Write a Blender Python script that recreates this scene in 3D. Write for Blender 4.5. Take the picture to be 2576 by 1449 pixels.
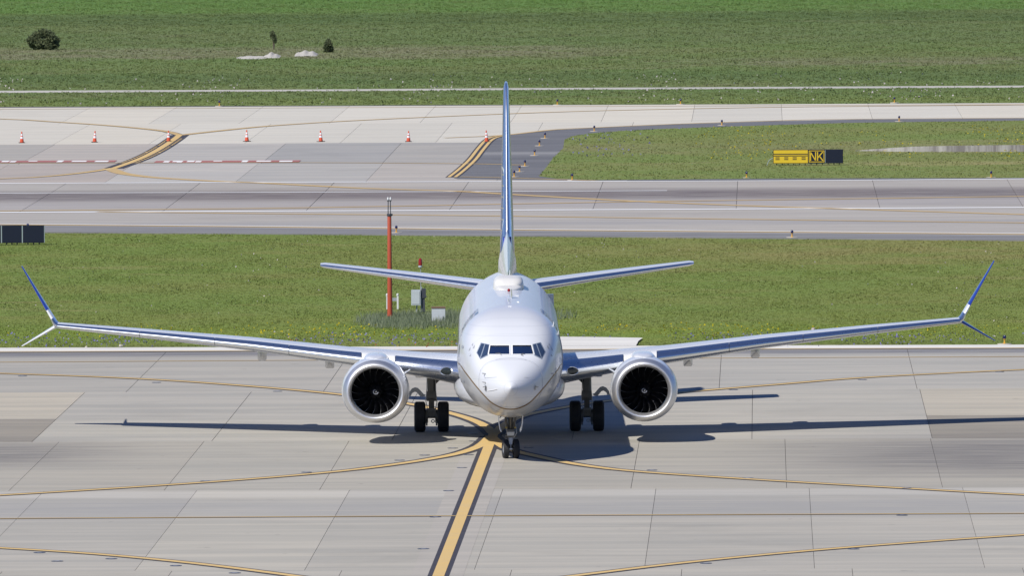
import bpy, bmesh, math, random
import numpy as np
from mathutils import Vector, Matrix
from mathutils.bvhtree import BVHTree
R = math.radians
rnd = random.Random(7)
scene = bpy.context.scene
COL = scene.collection
for _o in list(bpy.data.objects):
    bpy.data.objects.remove(_o)

# ------------------------------------------------------------------ camera
F, CX, CY, CAMH, CAMD = 27412.0, 1288.0, 724.6, 24.65, 385.0   # focal length in units of a 2576 wide frame
PITCH, ROLL = math.atan(1324.6 / F), R(-0.31)
cam = bpy.data.cameras.new('camera'); camo = bpy.data.objects.new('camera', cam); COL.objects.link(camo)
cam.sensor_width = 36.0; cam.lens = F / 2576 * 36.0; cam.clip_start = 1.0; cam.clip_end = 20000
CROT = (Matrix.Rotation(R(90) - PITCH, 3, 'X') @ Matrix.Rotation(ROLL, 3, 'Z'))
camo.location = (0, -CAMD, CAMH); camo.rotation_euler = CROT.to_euler()
scene.camera = camo
CAM = Vector((0, -CAMD, CAMH))

# ------------------------------------------------------------------ sky, sun, exposure
SH = Vector((0.62, 0.64, -1.0))           # the way the sunlight travels
world = bpy.data.worlds.new('World'); scene.world = world; world.use_nodes = True
wn = world.node_tree.nodes
sky = wn.new('ShaderNodeTexSky'); sky.sky_type = 'NISHITA'; sky.sun_disc = False
sky.sun_elevation = math.atan2(1.0, math.hypot(SH.x, SH.y)); sky.sun_rotation = math.atan2(-SH.x, -SH.y)
sky.air_density = 0.8; sky.dust_density = 0.0; sky.ozone_density = 4.5
tint = wn.new('ShaderNodeMix'); tint.data_type = 'RGBA'; tint.blend_type = 'MULTIPLY'; tint.inputs[0].default_value = 1.0; tint.inputs[7].default_value = (.80, .96, 1.34, 1)   # a clear, deep blue spring sky
world.node_tree.links.new(sky.outputs[0], tint.inputs[6]); world.node_tree.links.new(tint.outputs[2], wn['Background'].inputs[0]); wn['Background'].inputs[1].default_value = 0.056
sl = bpy.data.lights.new('sun', 'SUN'); sl.energy = 4.2; sl.angle = R(0.53); sl.color = (1.0, 0.965, 0.905)
so = bpy.data.objects.new('sun', sl); COL.objects.link(so); so.rotation_euler = SH.to_track_quat('-Z', 'Y').to_euler(); so.location = (-60, -70, 90)
scene.view_settings.view_transform = 'Standard'; scene.view_settings.look = 'None'
scene.view_settings.exposure = 0.30; scene.view_settings.gamma = 1.0
scene.render.engine = 'CYCLES'
scene.cycles.use_denoising = True
scene.cycles.max_bounces = 8; scene.cycles.transparent_max_bounces = 8

# ------------------------------------------------------------------ helpers
def ray(x, y):
    return (CROT @ Vector(((x - CX) / F, -(y - CY) / F, -1.0))).normalized()
def G(x, y, z=0.0):
    """where on the level ground the place seen at frame position (x, y) lies"""
    d = ray(x, y); t = (z - CAM.z) / d.z
    return CAM + d * t
CRI = CROT.transposed()
RM = np.array(CRI)
def proj(P):
    q = (np.asarray(P) - np.array(CAM)) @ RM.T
    return CX + F * q[..., 0] / -q[..., 2], CY - F * q[..., 1] / -q[..., 2]
GY = R(1.32)                                           # the paving grid is turned a little
U = Vector((math.cos(GY), -math.sin(GY), 0)); V = Vector((math.sin(GY), math.cos(GY), 0))
def link(o, parent=None):
    COL.objects.link(o)
    if parent is not None: o.parent = parent
    return o
def tag(o, label=None, cat=None, group=None, kind=None):
    if label: o['label'] = label
    if cat: o['category'] = cat
    if group: o['group'] = group
    if kind: o['kind'] = kind
    return o
def empty(name, loc=(0, 0, 0), rz=0, parent=None):
    o = bpy.data.objects.new(name, None); o.location = loc; o.rotation_euler = (0, 0, rz); o.empty_display_size = 0.3
    return link(o, parent)
def mesh(name, vs, fs, mats, smooth=True, ang=40, mi=None):
    me = bpy.data.meshes.new(name); me.from_pydata([tuple(v) for v in vs], [], fs)
    for m in (mats if isinstance(mats, (list, tuple)) else [mats]): me.materials.append(m)
    if mi is not None: me.polygons.foreach_set('material_index', mi)
    me.validate(); me.update()
    if smooth:
        me.polygons.foreach_set('use_smooth', [True] * len(me.polygons))
        me.set_sharp_from_angle(angle=R(ang))
    return me
def obj(name, vs, fs, mats, parent=None, smooth=True, ang=40, mi=None, fix=True):
    me = mesh(name, vs, fs, mats, smooth, ang, mi)
    if fix:
        bm = bmesh.new(); bm.from_mesh(me); bmesh.ops.recalc_face_normals(bm, faces=bm.faces); bm.to_mesh(me); bm.free()
    return link(bpy.data.objects.new(name, me), parent)
class MB:
    """collects simple shapes into one mesh"""
    def __init__(s): s.v = []; s.f = []
    def add(s, vs, fs):
        n = len(s.v); s.v += [Vector(v) for v in vs]; s.f += [[n + i for i in f] for f in fs]; return s
    def box(s, c, d, rz=0, rx=0, ry=0, taper=1.0):
        m = Matrix.Translation(c) @ Matrix.Rotation(rz, 4, 'Z') @ Matrix.Rotation(ry, 4, 'Y') @ Matrix.Rotation(rx, 4, 'X')
        vs = []
        for z in (-.5, .5):
            k = taper if z > 0 else 1
            for x, y in ((-.5, -.5), (.5, -.5), (.5, .5), (-.5, .5)):
                vs.append(m @ Vector((x * d[0] * k, y * d[1] * k, z * d[2])))
        return s.add(vs, [[3, 2, 1, 0], [4, 5, 6, 7], [0, 1, 5, 4], [1, 2, 6, 5], [2, 3, 7, 6], [3, 0, 4, 7]])
    def tube(s, pts, rad, n=10, caps=True):
        pts = [Vector(p) for p in pts]; rad = rad if isinstance(rad, (list, tuple)) else [rad] * len(pts)
        vs = []; fs = []
        for i, p in enumerate(pts):
            t = (pts[min(i + 1, len(pts) - 1)] - pts[max(i - 1, 0)]).normalized()
            a = t.cross(Vector((0, 1, 0)) if abs(t.y) < .9 else Vector((1, 0, 0))).normalized(); b = t.cross(a)
            for k in range(n):
                w = 2 * math.pi * k / n
                vs.append(p + (a * math.cos(w) + b * math.sin(w)) * rad[i])
        for i in range(len(pts) - 1):
            for k in range(n):
                fs.append([i * n + k, i * n + (k + 1) % n, (i + 1) * n + (k + 1) % n, (i + 1) * n + k])
        if caps: fs += [list(range(n))[::-1], [(len(pts) - 1) * n + k for k in range(n)]]
        return s.add(vs, fs)
    def lathe(s, prof, n=40, axis='Y', c=(0, 0, 0), caps=False, sq=None):
        """prof: (along, radius)"""
        c = Vector(c); vs = []; fs = []
        for (h, r) in prof:
            for k in range(n):
                w = 2 * math.pi * k / n; a, b = r * math.cos(w), r * math.sin(w)
                if sq: a, b = sq(a, b, r)
                vs.append(c + (Vector((a, h, b)) if axis == 'Y' else Vector((a, b, h)) if axis == 'Z' else Vector((h, a, b))))
        for i in range(len(prof) - 1):
            for k in range(n):
                fs.append([i * n + k, i * n + (k + 1) % n, (i + 1) * n + (k + 1) % n, (i + 1) * n + k])
        if caps: fs += [list(range(n))[::-1], [(len(prof) - 1) * n + k for k in range(n)]]
        return s.add(vs, fs)
    def loft(s, secs, closed=True, caps=True):
        n = len(secs[0]); vs = [v for q in secs for v in q]; fs = []
        for i in range(len(secs) - 1):
            for k in range(n if closed else n - 1):
                fs.append([i * n + k, i * n + (k + 1) % n, (i + 1) * n + (k + 1) % n, (i + 1) * n + k])
        if caps: fs += [list(range(n))[::-1], [(len(secs) - 1) * n + k for k in range(n)]]
        return s.add(vs, fs)
    def prism(s, poly, y0, y1):
        """polygon in x-z pushed along y"""
        return s.loft([[Vector((x, y0, z)) for x, z in poly], [Vector((x, y1, z)) for x, z in poly]])
    def obj(s, name, mat, parent=None, smooth=True, ang=35, mi=None):
        return obj(name, s.v, s.f, mat, parent, smooth, ang, mi)
def catmull(pts, step=1.0):
    pts = [Vector(p) for p in pts]
    if len(pts) < 3:
        n = max(1, int((pts[1] - pts[0]).length / max(step, 5))); return [pts[0].lerp(pts[1], i / n) for i in range(n + 1)]
    P = [pts[0] * 2 - pts[1]] + pts + [pts[-1] * 2 - pts[-2]]; out = []
    for i in range(1, len(P) - 2):
        a, b, c, d = P[i - 1:i + 3]; n = max(2, int((c - b).length / step))
        for k in range(n):
            t = k / n
            out.append(0.5 * ((2 * b) + (c - a) * t + (2 * a - 5 * b + 4 * c - d) * t * t + (3 * b - a - 3 * c + d) * t ** 3))
    out.append(pts[-1]); return out

# ------------------------------------------------------------------ materials
class NT:
    def __init__(s, name):
        s.m = bpy.data.materials.new(name); s.m.use_nodes = True; s.t = s.m.node_tree; s.n = s.t.nodes
        s.b = s.n['Principled BSDF']; s.out = s.n['Material Output']
    def add(s, t, **k):
        n = s.n.new(t)
        for a, b in k.items(): setattr(n, a, b)
        return n
    def put(s, sock, v):
        if hasattr(v, 'is_output'): s.t.links.new(v, sock)
        elif v is not None: sock.default_value = v
    def math(s, op, a, b=None, c=None, clamp=False):
        n = s.add('ShaderNodeMath', operation=op, use_clamp=clamp)
        for i, v in enumerate((a, b, c)): s.put(n.inputs[i], v) if v is not None else None
        return n.outputs[0]
    def step(s, v, a, b):
        n = s.add('ShaderNodeMapRange', interpolation_type='SMOOTHSTEP')
        s.put(n.inputs[0], v); n.inputs[1].default_value = a; n.inputs[2].default_value = b
        return n.outputs[0]
    def band(s, v, a, b, soft):
        return s.math('MULTIPLY', s.step(v, a - soft, a + soft), s.math('SUBTRACT', 1.0, s.step(v, b - soft, b + soft)))
    def mix(s, f, a, b, mode='MIX'):
        n = s.add('ShaderNodeMix', data_type='RGBA', blend_type=mode)
        s.put(n.inputs[0], f); s.put(n.inputs[6], a if hasattr(a, 'is_output') else (*a, 1)); s.put(n.inputs[7], b if hasattr(b, 'is_output') else (*b, 1))
        return n.outputs[2]
    def noise(s, vec, scale, detail=4, rough=0.55, dist=0):
        n = s.add('ShaderNodeTexNoise'); s.put(n.inputs['Vector'], vec)
        n.inputs['Scale'].default_value = scale; n.inputs['Detail'].default_value = detail; n.inputs['Roughness'].default_value = rough; n.inputs['Distortion'].default_value = dist
        return n.outputs['Fac']
    def pos(s, rot=0, scale=(1, 1, 1), src='world'):
        if src == 'world': v = s.add('ShaderNodeNewGeometry').outputs['Position']
        else: v = s.add('ShaderNodeTexCoord').outputs['Object']
        m = s.add('ShaderNodeMapping'); s.put(m.inputs[0], v); m.inputs['Rotation'].default_value = (0, 0, rot); m.inputs['Scale'].default_value = scale
        return m.outputs[0]
    def sep(s, v):
        n = s.add('ShaderNodeSeparateXYZ'); s.put(n.inputs[0], v); return n.outputs
    def bump(s, h, strength, dist=0.02):
        n = s.add('ShaderNodeBump'); s.put(n.inputs['Height'], h); n.inputs['Strength'].default_value = strength; n.inputs['Distance'].default_value = dist
        s.put(s.b.inputs['Normal'], n.outputs[0])
    def fin(s, col=None, rough=None, metal=None, spec=None, coat=None):
        if col is not None: s.put(s.b.inputs['Base Color'], col if hasattr(col, 'is_output') else (*col, 1))
        for k, v in (('Roughness', rough), ('Metallic', metal), ('Specular IOR Level', spec), ('Coat Weight', coat)):
            if v is not None: s.put(s.b.inputs[k], v)
        return s.m
def plain(name, col, rough=0.5, metal=0.0, var=0.12, scale=3.0, spec=None, coat=None):
    t = NT(name); p = t.pos(src='object')
    f = t.noise(p, scale, 5); f2 = t.noise(p, scale * 7, 3)
    k = t.math('ADD', t.math('MULTIPLY', f, var * 1.4), t.math('MULTIPLY', f2, var * .6))
    c = t.mix(k, col, tuple(min(1, x * .45 + .02) for x in col))
    return t.fin(c, t.math('ADD', rough - .05, t.math('MULTIPLY', f2, .1)), metal, spec, coat)

def concrete(name, base, warm, bands=(), tint=True, contrast=1.0, edge=None):
    """paving seen at a low angle: streaks along the lanes, blotches, rubber bands. bands: (v0, v1, soft, colour, strength, u0, u1)"""
    t = NT(name); p = t.pos(rot=GY)
    xyz = t.sep(p)
    st = t.add('ShaderNodeMapping'); t.put(st.inputs[0], p); st.inputs['Scale'].default_value = (0.05, 0.6, 1)
    s1 = t.noise(st.outputs[0], 1.0, 6, .62, .4)
    st2 = t.add('ShaderNodeMapping'); t.put(st2.inputs[0], p); st2.inputs['Scale'].default_value = (0.25, 2.6, 1)
    s2 = t.noise(st2.outputs[0], 1.0, 5, .65)
    bl = t.noise(p, .12, 5, .6, .8); fine = t.noise(p, 9.0, 4, .7)
    c = t.mix(t.step(s1, .36, .66), base, warm)
    c = t.mix(t.math('MULTIPLY', t.step(s2, .52, .78), .42 * contrast), c, tuple(x * .55 for x in base))
    c = t.mix(t.math('MULTIPLY', t.step(bl, .5, .74), .25 * contrast), c, tuple(x * .62 for x in base))
    c = t.mix(t.math('MULTIPLY', t.step(fine, .3, .75), .16), c, tuple(x * 1.25 for x in base))
    oil = t.noise(p, 1.1, 3, .5); c = t.mix(t.math('MULTIPLY', t.step(oil, .70, .76), .4 * contrast), c, tuple(x * .4 for x in base))
    for (v0, v1, soft, colr, k, u0, u1) in bands:
        m = t.band(xyz[1], v0, v1, soft)
        if u0 is not None: m = t.math('MULTIPLY', m, t.step(xyz[0], u0, u1))
        m = t.math('MULTIPLY', t.math('MULTIPLY', m, k), t.math('ADD', .35, t.math('MULTIPLY', t.step(s2, .3, .6), .65)))
        c = t.mix(m, c, colr)
    if tint:
        oi = t.add('ShaderNodeObjectInfo'); c = t.mix(1.0, c, oi.outputs['Color'], 'MULTIPLY')
    t.bump(fine, .25, .01)
    return t.fin(c, .82, 0, .35)

def vv(y, x=1288): return G(x, y).dot(V)
def uu(x, y): return G(x, y).dot(U)
M_seal = plain('joint_sealant', (.11, .10, .095), .8)
dk = (.16, .15, .15)
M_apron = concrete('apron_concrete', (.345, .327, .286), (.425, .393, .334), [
    (vv(893), vv(882), 1.5, (.17, .165, .175), 1.0, None, None),
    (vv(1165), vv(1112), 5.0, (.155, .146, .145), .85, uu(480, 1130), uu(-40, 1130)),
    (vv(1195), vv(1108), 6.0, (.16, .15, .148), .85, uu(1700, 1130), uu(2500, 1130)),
    (vv(1300), vv(1256), 3.0, (.31, .30, .285), .8, None, None),
    (vv(1250), vv(1234), .8, (.50, .475, .43), .5, None, None),
])
M_far = concrete('far_taxiway_concrete', (.52, .49, .425), (.58, .543, .465), contrast=.6)
M_mid = concrete('hold_bay_concrete', (.335, .321, .300), (.41, .382, .342))
M_rwy = concrete('runway_concrete', (.335, .311, .284), (.40, .372, .332), [
    (vv(502), vv(477), 5.0, (.138, .116, .116), 1.0, None, None),
    (vv(520), vv(504), 6.0, (.30, .28, .29), .6, None, None),
    (vv(566), vv(557), 3.0, (.27, .265, .27), .7, None, None),
])
M_kerb = concrete('pale_concrete', (.60, .58, .54), (.68, .66, .61), tint=False)
M_asph = concrete('asphalt', (.125, .126, .134), (.165, .163, .170), [
    (vv(389), vv(382), 2.5, (.36, .35, .34), .55, None, None)], tint=False)
M_shld = concrete('shoulder_asphalt', (.178, .174, .176), (.23, .225, .225), tint=False)
M_gravel = concrete('crushed_limestone', (.42, .40, .365), (.50, .475, .43), tint=False)
def paint(name, col, wear, under):
    t = NT(name); p = t.pos(rot=GY, scale=(.5, 1.6, 1)); n = t.noise(p, 3.0, 6, .7); n2 = t.noise(p, .35, 4, .6)
    c = t.mix(t.math('MULTIPLY', t.step(n, .45, .8), wear), col, under)
    c = t.mix(t.math('MULTIPLY', t.step(n2, .4, .75), wear * .6), c, tuple(.6 * a + .4 * b for a, b in zip(col, under)))
    return t.fin(c, .7, 0, .4)
M_yel = paint('yellow_line_paint', (.63, .43, .16), .75, (.44, .37, .26))
M_yelfar = paint('worn_yellow_paint', (.52, .36, .15), .8, (.36, .31, .235))
M_blk = paint('black_border_paint', (.045, .042, .05), .5, (.13, .125, .13))
M_wht = paint('white_line_paint', (.82, .82, .82), .3, (.55, .55, .56))
M_red = paint('red_surface_paint', (.36, .12, .11), .8, (.40, .30, .27))

# grass: the same colour field drives the turf sheet and the blades standing on it
def grass_mat(name, blades=False):
    t = NT(name); g = t.add('ShaderNodeNewGeometry'); P = g.outputs['Position']
    mp = t.add('ShaderNodeMapping'); t.put(mp.inputs[0], P); mp.inputs['Scale'].default_value = (.7, .8, 0); mp.inputs['Rotation'].default_value = (0, 0, GY)
    xyz = t.sep(P)
    big = t.noise(mp.outputs[0], .045, 5, .6, .5); mid = t.noise(mp.outputs[0], .22, 6, .65, .3); sm = t.noise(mp.outputs[0], 1.6, 5, .7)
    c = t.mix(t.step(big, .34, .66), (.120, .142, .056), (.104, .146, .050))
    c = t.mix(t.math('MULTIPLY', t.step(mid, .46, .72), .65), c, (.150, .146, .072))
    c = t.mix(t.math('MULTIPLY', t.step(sm, .5, .78), .28), c, (.082, .112, .040))
    c = t.mix(t.math('MULTIPLY', t.step(sm, .62, .36), .25), c, (.168, .172, .090))
    mp2 = t.add('ShaderNodeMapping'); t.put(mp2.inputs[0], P); mp2.inputs['Scale'].default_value = (.35, .8, 0)
    patch = t.noise(mp2.outputs[0], .11, 6, .72, 1.2)
    c = t.mix(t.math('MULTIPLY', t.step(patch, .55, .70), .5), c, (.205, .175, .120))
    Yv = xyz[1]
    def yb(y): return 675700.0 / (y + 600.0) - 385.0
    wob = t.math('ADD', Yv, t.math('MULTIPLY', t.math('SUBTRACT', mid, .5), 26.0))
    for (ya, yb_, soft, colr, k, u0, u1) in (
            (262, 244, 4, (.150, .175, .055), .55, None, None), (230, 220, 4, (.10, .13, .055), .4, None, None),
            (205, 178, 9, (.078, .112, .046), .65, None, None),
            (166, 146, 6, (.175, .152, .105), .65, 8, 22), (141, 112, 7, (.185, .16, .115), .7, 16, 2),
            (110, 62, 14, (.105, .128, .062), .5, None, None),
            (58, 28, 12, (.066, .098, .040), .70, None, None), (26, -30, 10, (.085, .165, .038), .70, None, None),
            (800, 790, 2, (.135, .16, .055), .5, None, None), (876, 862, 2.2, (.10, .10, .055), .6, None, None),
            (845, 818, 6, (.135, .175, .036), .6, None, None), (660, 606, 14, (.175, .155, .09), .8, 4, 16), (640, 606, 14, (.17, .15, .088), .6, -12, 0),
            (386, 364, 10, (.155, .145, .09), .6, None, None), (420, 412, 3, (.24, .20, .13), .6, 14, 20)):
        m = t.band(wob, yb(ya), yb(yb_), soft)
        if u0 is not None:
            m = t.math('MULTIPLY', m, t.step(xyz[0], u0, u1)) if u1 > u0 else t.math('MULTIPLY', m, t.math('SUBTRACT', 1.0, t.step(xyz[0], u1, u0)))
        c = t.mix(t.math('MULTIPLY', m, t.math('MULTIPLY', t.step(mid, .25, .6), k)), c, colr)
    c = t.mix(1.0, c, t.mix(t.step(Yv, 345, 400), t.mix(t.step(Yv, 200, 250), (1.38, 1.44, .96), (1.40, 1.40, 1.12)), (1.14, 1.24, 1.12)), 'MULTIPLY')
    if blades:
        rn = g.outputs['Random Per Island']
        c = t.mix(t.math('MULTIPLY', t.step(rn, .55, 1.0), .25), c, (.27, .29, .14))
        c = t.mix(t.math('MULTIPLY', t.step(rn, .45, .0), .22), c, (.13, .17, .06))
        vm = t.add('ShaderNodeVectorMath', operation='MULTIPLY_ADD'); t.put(vm.inputs[0], g.outputs['Normal']); vm.inputs[1].default_value = (.4, .4, .4); vm.inputs[2].default_value = (0, 0, 1)
        dif = t.add('ShaderNodeBsdfDiffuse'); t.put(dif.inputs[0], c); t.put(dif.inputs['Normal'], vm.outputs[0])
        tr = t.add('ShaderNodeBsdfTranslucent'); t.put(tr.inputs[0], c)
        mx = t.add('ShaderNodeMixShader'); mx.inputs[0].default_value = .18
        t.t.links.new(dif.outputs[0], mx.inputs[1]); t.t.links.new(tr.outputs[0], mx.inputs[2]); t.t.links.new(mx.outputs[0], t.out.inputs[0])
        return t.m
    t.bump(t.noise(P, 6, 5, .7), .6, .08)
    return t.fin(c, .95, 0, .1)
M_grass = grass_mat('turf'); M_blade = grass_mat('grass_blades', True)
def leafmat(name, a, b, tr=.25):
    t = NT(name); g = t.add('ShaderNodeNewGeometry'); n = t.noise(g.outputs['Position'], 2.2, 4)
    c = t.mix(t.math('ADD', t.math('MULTIPLY', g.outputs['Random Per Island'], .7), t.math('MULTIPLY', n, .3)), a, b)
    dif = t.add('ShaderNodeBsdfDiffuse'); t.put(dif.inputs[0], c); trn = t.add('ShaderNodeBsdfTranslucent'); t.put(trn.inputs[0], c)
    mx = t.add('ShaderNodeMixShader'); mx.inputs[0].default_value = tr
    t.t.links.new(dif.outputs[0], mx.inputs[1]); t.t.links.new(trn.outputs[0], mx.inputs[2]); t.t.links.new(mx.outputs[0], t.out.inputs[0])
    return t.m
M_weed = leafmat('grey_green_weeds', (.13, .17, .09), (.31, .34, .24)); M_bush = leafmat('bush_leaves', (.08, .115, .065), (.23, .25, .13), .4)
M_flow = [leafmat('yellow_petals', (.45, .36, .02), (.55, .45, .03)), leafmat('blue_petals', (.16, .15, .34), (.28, .27, .45)), leafmat('pale_petals', (.5, .44, .42), (.62, .55, .56)), leafmat('rust_petals', (.42, .13, .05), (.5, .2, .09))]
M_bark = plain('bark', (.12, .09, .065), .9, var=.5, scale=9)

# ------------------------------------------------------------------ setting: ground and paving
XS = list(np.linspace(-900, 3476, 30))
def lin(pts):
    xs = [p[0] for p in pts]; ys = [p[1] for p in pts]
    def f(x):
        if x <= xs[0]: i = 0
        elif x >= xs[-1]: i = len(xs) - 2
        else: i = max(k for k in range(len(xs) - 1) if xs[k] <= x)
        return ys[i] + (ys[i + 1] - ys[i]) * (x - xs[i]) / (xs[i + 1] - xs[i])
    return f
def sheet(name, ftop, fbot, z, mat, parent=None, xs=XS, n=6):
    vs = []; fs = []
    for x in xs:
        a, b = G(x, fbot(x), z), G(x, ftop(x), z)
        vs.append(a + Vector((0, 0, -.09)))                 # the near edge goes down into the ground
        for k in range(n): vs.append(a.lerp(b, k / (n - 1)))
    for i in range(len(xs) - 1):
        for k in range(n): fs.append([i * (n + 1) + k, (i + 1) * (n + 1) + k, (i + 1) * (n + 1) + k + 1, i * (n + 1) + k + 1])
    o = obj(name, vs, fs, mat, parent, smooth=False, fix=False)
    if parent is None: tag(o, kind='structure')
    return o
def polysheet(name, pts, z, mat, parent=None, thick=0):
    ps = [G(x, y, z) for x, y in pts]
    bm = bmesh.new(); f = bm.faces.new([bm.verts.new(p) for p in ps]); bmesh.ops.recalc_face_normals(bm, faces=bm.faces)
    if f.normal.z < 0: f.normal_flip()
    bmesh.ops.triangulate(bm, faces=bm.faces[:])
    me = bpy.data.meshes.new(name); bm.to_mesh(me); bm.free(); me.materials.append(mat)
    o = link(bpy.data.objects.new(name, me), parent)
    if parent is None: tag(o, kind='structure')
    return o
def big(name, s, z, mat, n=40):
    g = np.linspace(-s, s, n); vs = [(x, y + 400, z) for y in g for x in g]
    return tag(obj(name, vs, [[j * n + i, j * n + i + 1, (j + 1) * n + i + 1, (j + 1) * n + i] for j in range(n - 1) for i in range(n - 1)], mat, smooth=False, fix=False), kind='structure')
ground = big('ground', 9000, -0.06, M_grass)
K_top = lin([(0, 875.2), (2576, 867.2)]); K_bot = lin([(0, 882.6), (2576, 872.6)])
apron = sheet('apron', K_bot, lin([(0, 1698), (2576, 1690)]), -0.020, M_seal, xs=list(np.linspace(-520, 3020, 24)))
kerb = sheet('kerb_strip', K_top, lin([(0, 884.0), (2576, 874.0)]), 0.012, M_kerb)
pad = polysheet('concrete_pad', [(1380, 847), (1500, 848), (1617, 850), (1606, 858), (1600, 869.8), (1380, 870.6)], 0.010, M_kerb)
FT = lin([(0, 268.2), (648, 265.6), (1289, 263.0), (1943, 261.4), (2576, 258.0)])       # far edge of the far taxiway
NB = lin([(0, 582.5), (648, 586.6), (1289, 592), (1943, 598), (2576, 603.5)])            # near edge of the runway shoulder
pave = sheet('runway', FT, lambda x: NB(x) - 4.0, -0.020, M_seal)
shoulder = sheet('runway_shoulder', lin([(0, 567), (648, 573), (1289, 581), (1890, 586), (2576, 592)]), NB, 0.006, M_shld)
asph_top = [(1141, 447), (1160, 428), (1190, 400), (1213, 372), (1232, 354), (1266, 340.5), (1390, 327), (1497, 321.5), (1700, 312.5), (1943, 304.5), (2156, 300), (2576, 297), (3200, 293)]
asphalt = polysheet('asphalt_shoulder', asph_top + [(3200, 447), (2576, 449.5), (1943, 452), (1497, 454), (1358, 452), (1150, 450)], 0.005, M_asph)
G2 = [(3200, 299), (2576, 303), (2156, 308), (1943, 314), (1657, 324), (1560, 329), (1484, 335), (1440, 342), (1420, 351), (1417, 372), (1390, 399), (1377, 417), (1356, 443), (1400, 449), (1497, 452.5), (1943, 448.5), (2576, 447), (3200, 445)]
island = polysheet('grass_island', G2, 0.012, M_grass)
road = sheet('service_road', lin([(0, 227.6), (700, 225.0), (1288, 221.2), (2576, 214.6)]), lin([(0, 232.2), (700, 228.6), (1288, 225.0), (2576, 218.6)]), -0.03, M_gravel)

def slabs(parent, mat, y0, y1, anchor, spacing, u_lo, u_hi, tones, name='concrete_slab', xr=None, gap=0.021, pick=None, rowgap=None):
    """one row of paving slabs between two rows of the frame; anchor is a joint seen at that place"""
    v0, v1 = vv(y0), vv(y1); a = uu(*anchor); rowgap = gap if rowgap is None else rowgap
    k0 = math.floor((uu(u_lo, y0) - a) / spacing); k1 = math.ceil((uu(u_hi, y0) - a) / spacing)
    w, h, t = spacing - gap, (v1 - v0) - rowgap, .016
    mb = MB().box((0, 0, 0), (w, h, t)); me = mesh(name, mb.v, mb.f, mat, smooth=False)
    for k in range(k0, k1):
        c = U * (a + (k + .5) * spacing) + V * ((v0 + v1) / 2)
        o = bpy.data.objects.new(name, me); o.location = (c.x, c.y, -t / 2 + rnd.uniform(-.0006, .0006)); o.rotation_euler = (0, 0, -GY)
        tn = pick(k) if pick and pick(k) else rnd.choice(tones); j = 1 + rnd.uniform(-.035, .035)
        o.color = (*(min(1.4, x * j) for x in tn), 1)
        link(o, parent)
N_ = (1, 1, 1)
near_t = [N_, N_, (.97, .97, .975), (1.02, 1.015, 1.0)]
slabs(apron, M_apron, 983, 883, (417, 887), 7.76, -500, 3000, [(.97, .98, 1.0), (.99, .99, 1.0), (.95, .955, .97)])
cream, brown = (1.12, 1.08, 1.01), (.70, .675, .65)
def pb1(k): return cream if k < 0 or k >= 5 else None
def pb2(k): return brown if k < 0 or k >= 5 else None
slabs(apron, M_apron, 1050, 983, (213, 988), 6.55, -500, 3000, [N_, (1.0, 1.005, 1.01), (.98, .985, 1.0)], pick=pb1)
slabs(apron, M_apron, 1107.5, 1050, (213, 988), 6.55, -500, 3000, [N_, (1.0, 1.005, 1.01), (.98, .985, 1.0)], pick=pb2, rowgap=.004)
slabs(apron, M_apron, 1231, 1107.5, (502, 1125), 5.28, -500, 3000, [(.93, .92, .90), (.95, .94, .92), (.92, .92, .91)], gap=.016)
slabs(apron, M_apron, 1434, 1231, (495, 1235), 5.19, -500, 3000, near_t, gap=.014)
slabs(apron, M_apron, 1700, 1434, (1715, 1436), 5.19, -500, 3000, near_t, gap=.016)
far_t = [N_, (1.02, 1.01, .99), (.97, .975, .98)]
slabs(pave, M_far, 307.5, 264.5, (874, 271), 6.2, -500, 3000, far_t, gap=.022)
slabs(pave, M_far, 357.5, 307.5, (915, 305), 6.2, -500, 3000, far_t, gap=.022)
def pf3(k): return {-4: (1.0, .99, .97), -3: (1.06, 1.02, .99), -2: (1.06, 1.06, 1.06), -1: (.84, .86, .89), 0: (.90, .90, .90), 1: (.84, .85, .86)}.get(k)
slabs(pave, M_mid, 408, 357.5, (1010, 359), 7.5, -500, 1500, [(1.0, .99, .98)], pick=pf3, gap=.026)
def pf4(k): return {-5: (1.05, .97, .94), -4: (1.06, .98, .95), -3: (1.05, .98, .95), -2: (1.1, 1.1, 1.1), -1: (.98, .99, 1.0), 0: (1.02, .99, .97), 1: (1.0, .98, .97)}.get(k)
slabs(pave, M_mid, 456, 408, (962, 412), 7.7, -500, 1500, [(1.05, 1.0, .97)], pick=pf4, gap=.02)
slabs(pave, M_rwy, 528, 456, (1517, 457), 7.9, -500, 3000, [N_, (.98, .98, .99), (1.02, 1.01, 1.0)], gap=.03)
near_lane = sheet('runway_near_lane', lin([(0, 533.5), (2576, 522.5)]), NB, 0.0015, M_rwy)

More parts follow.
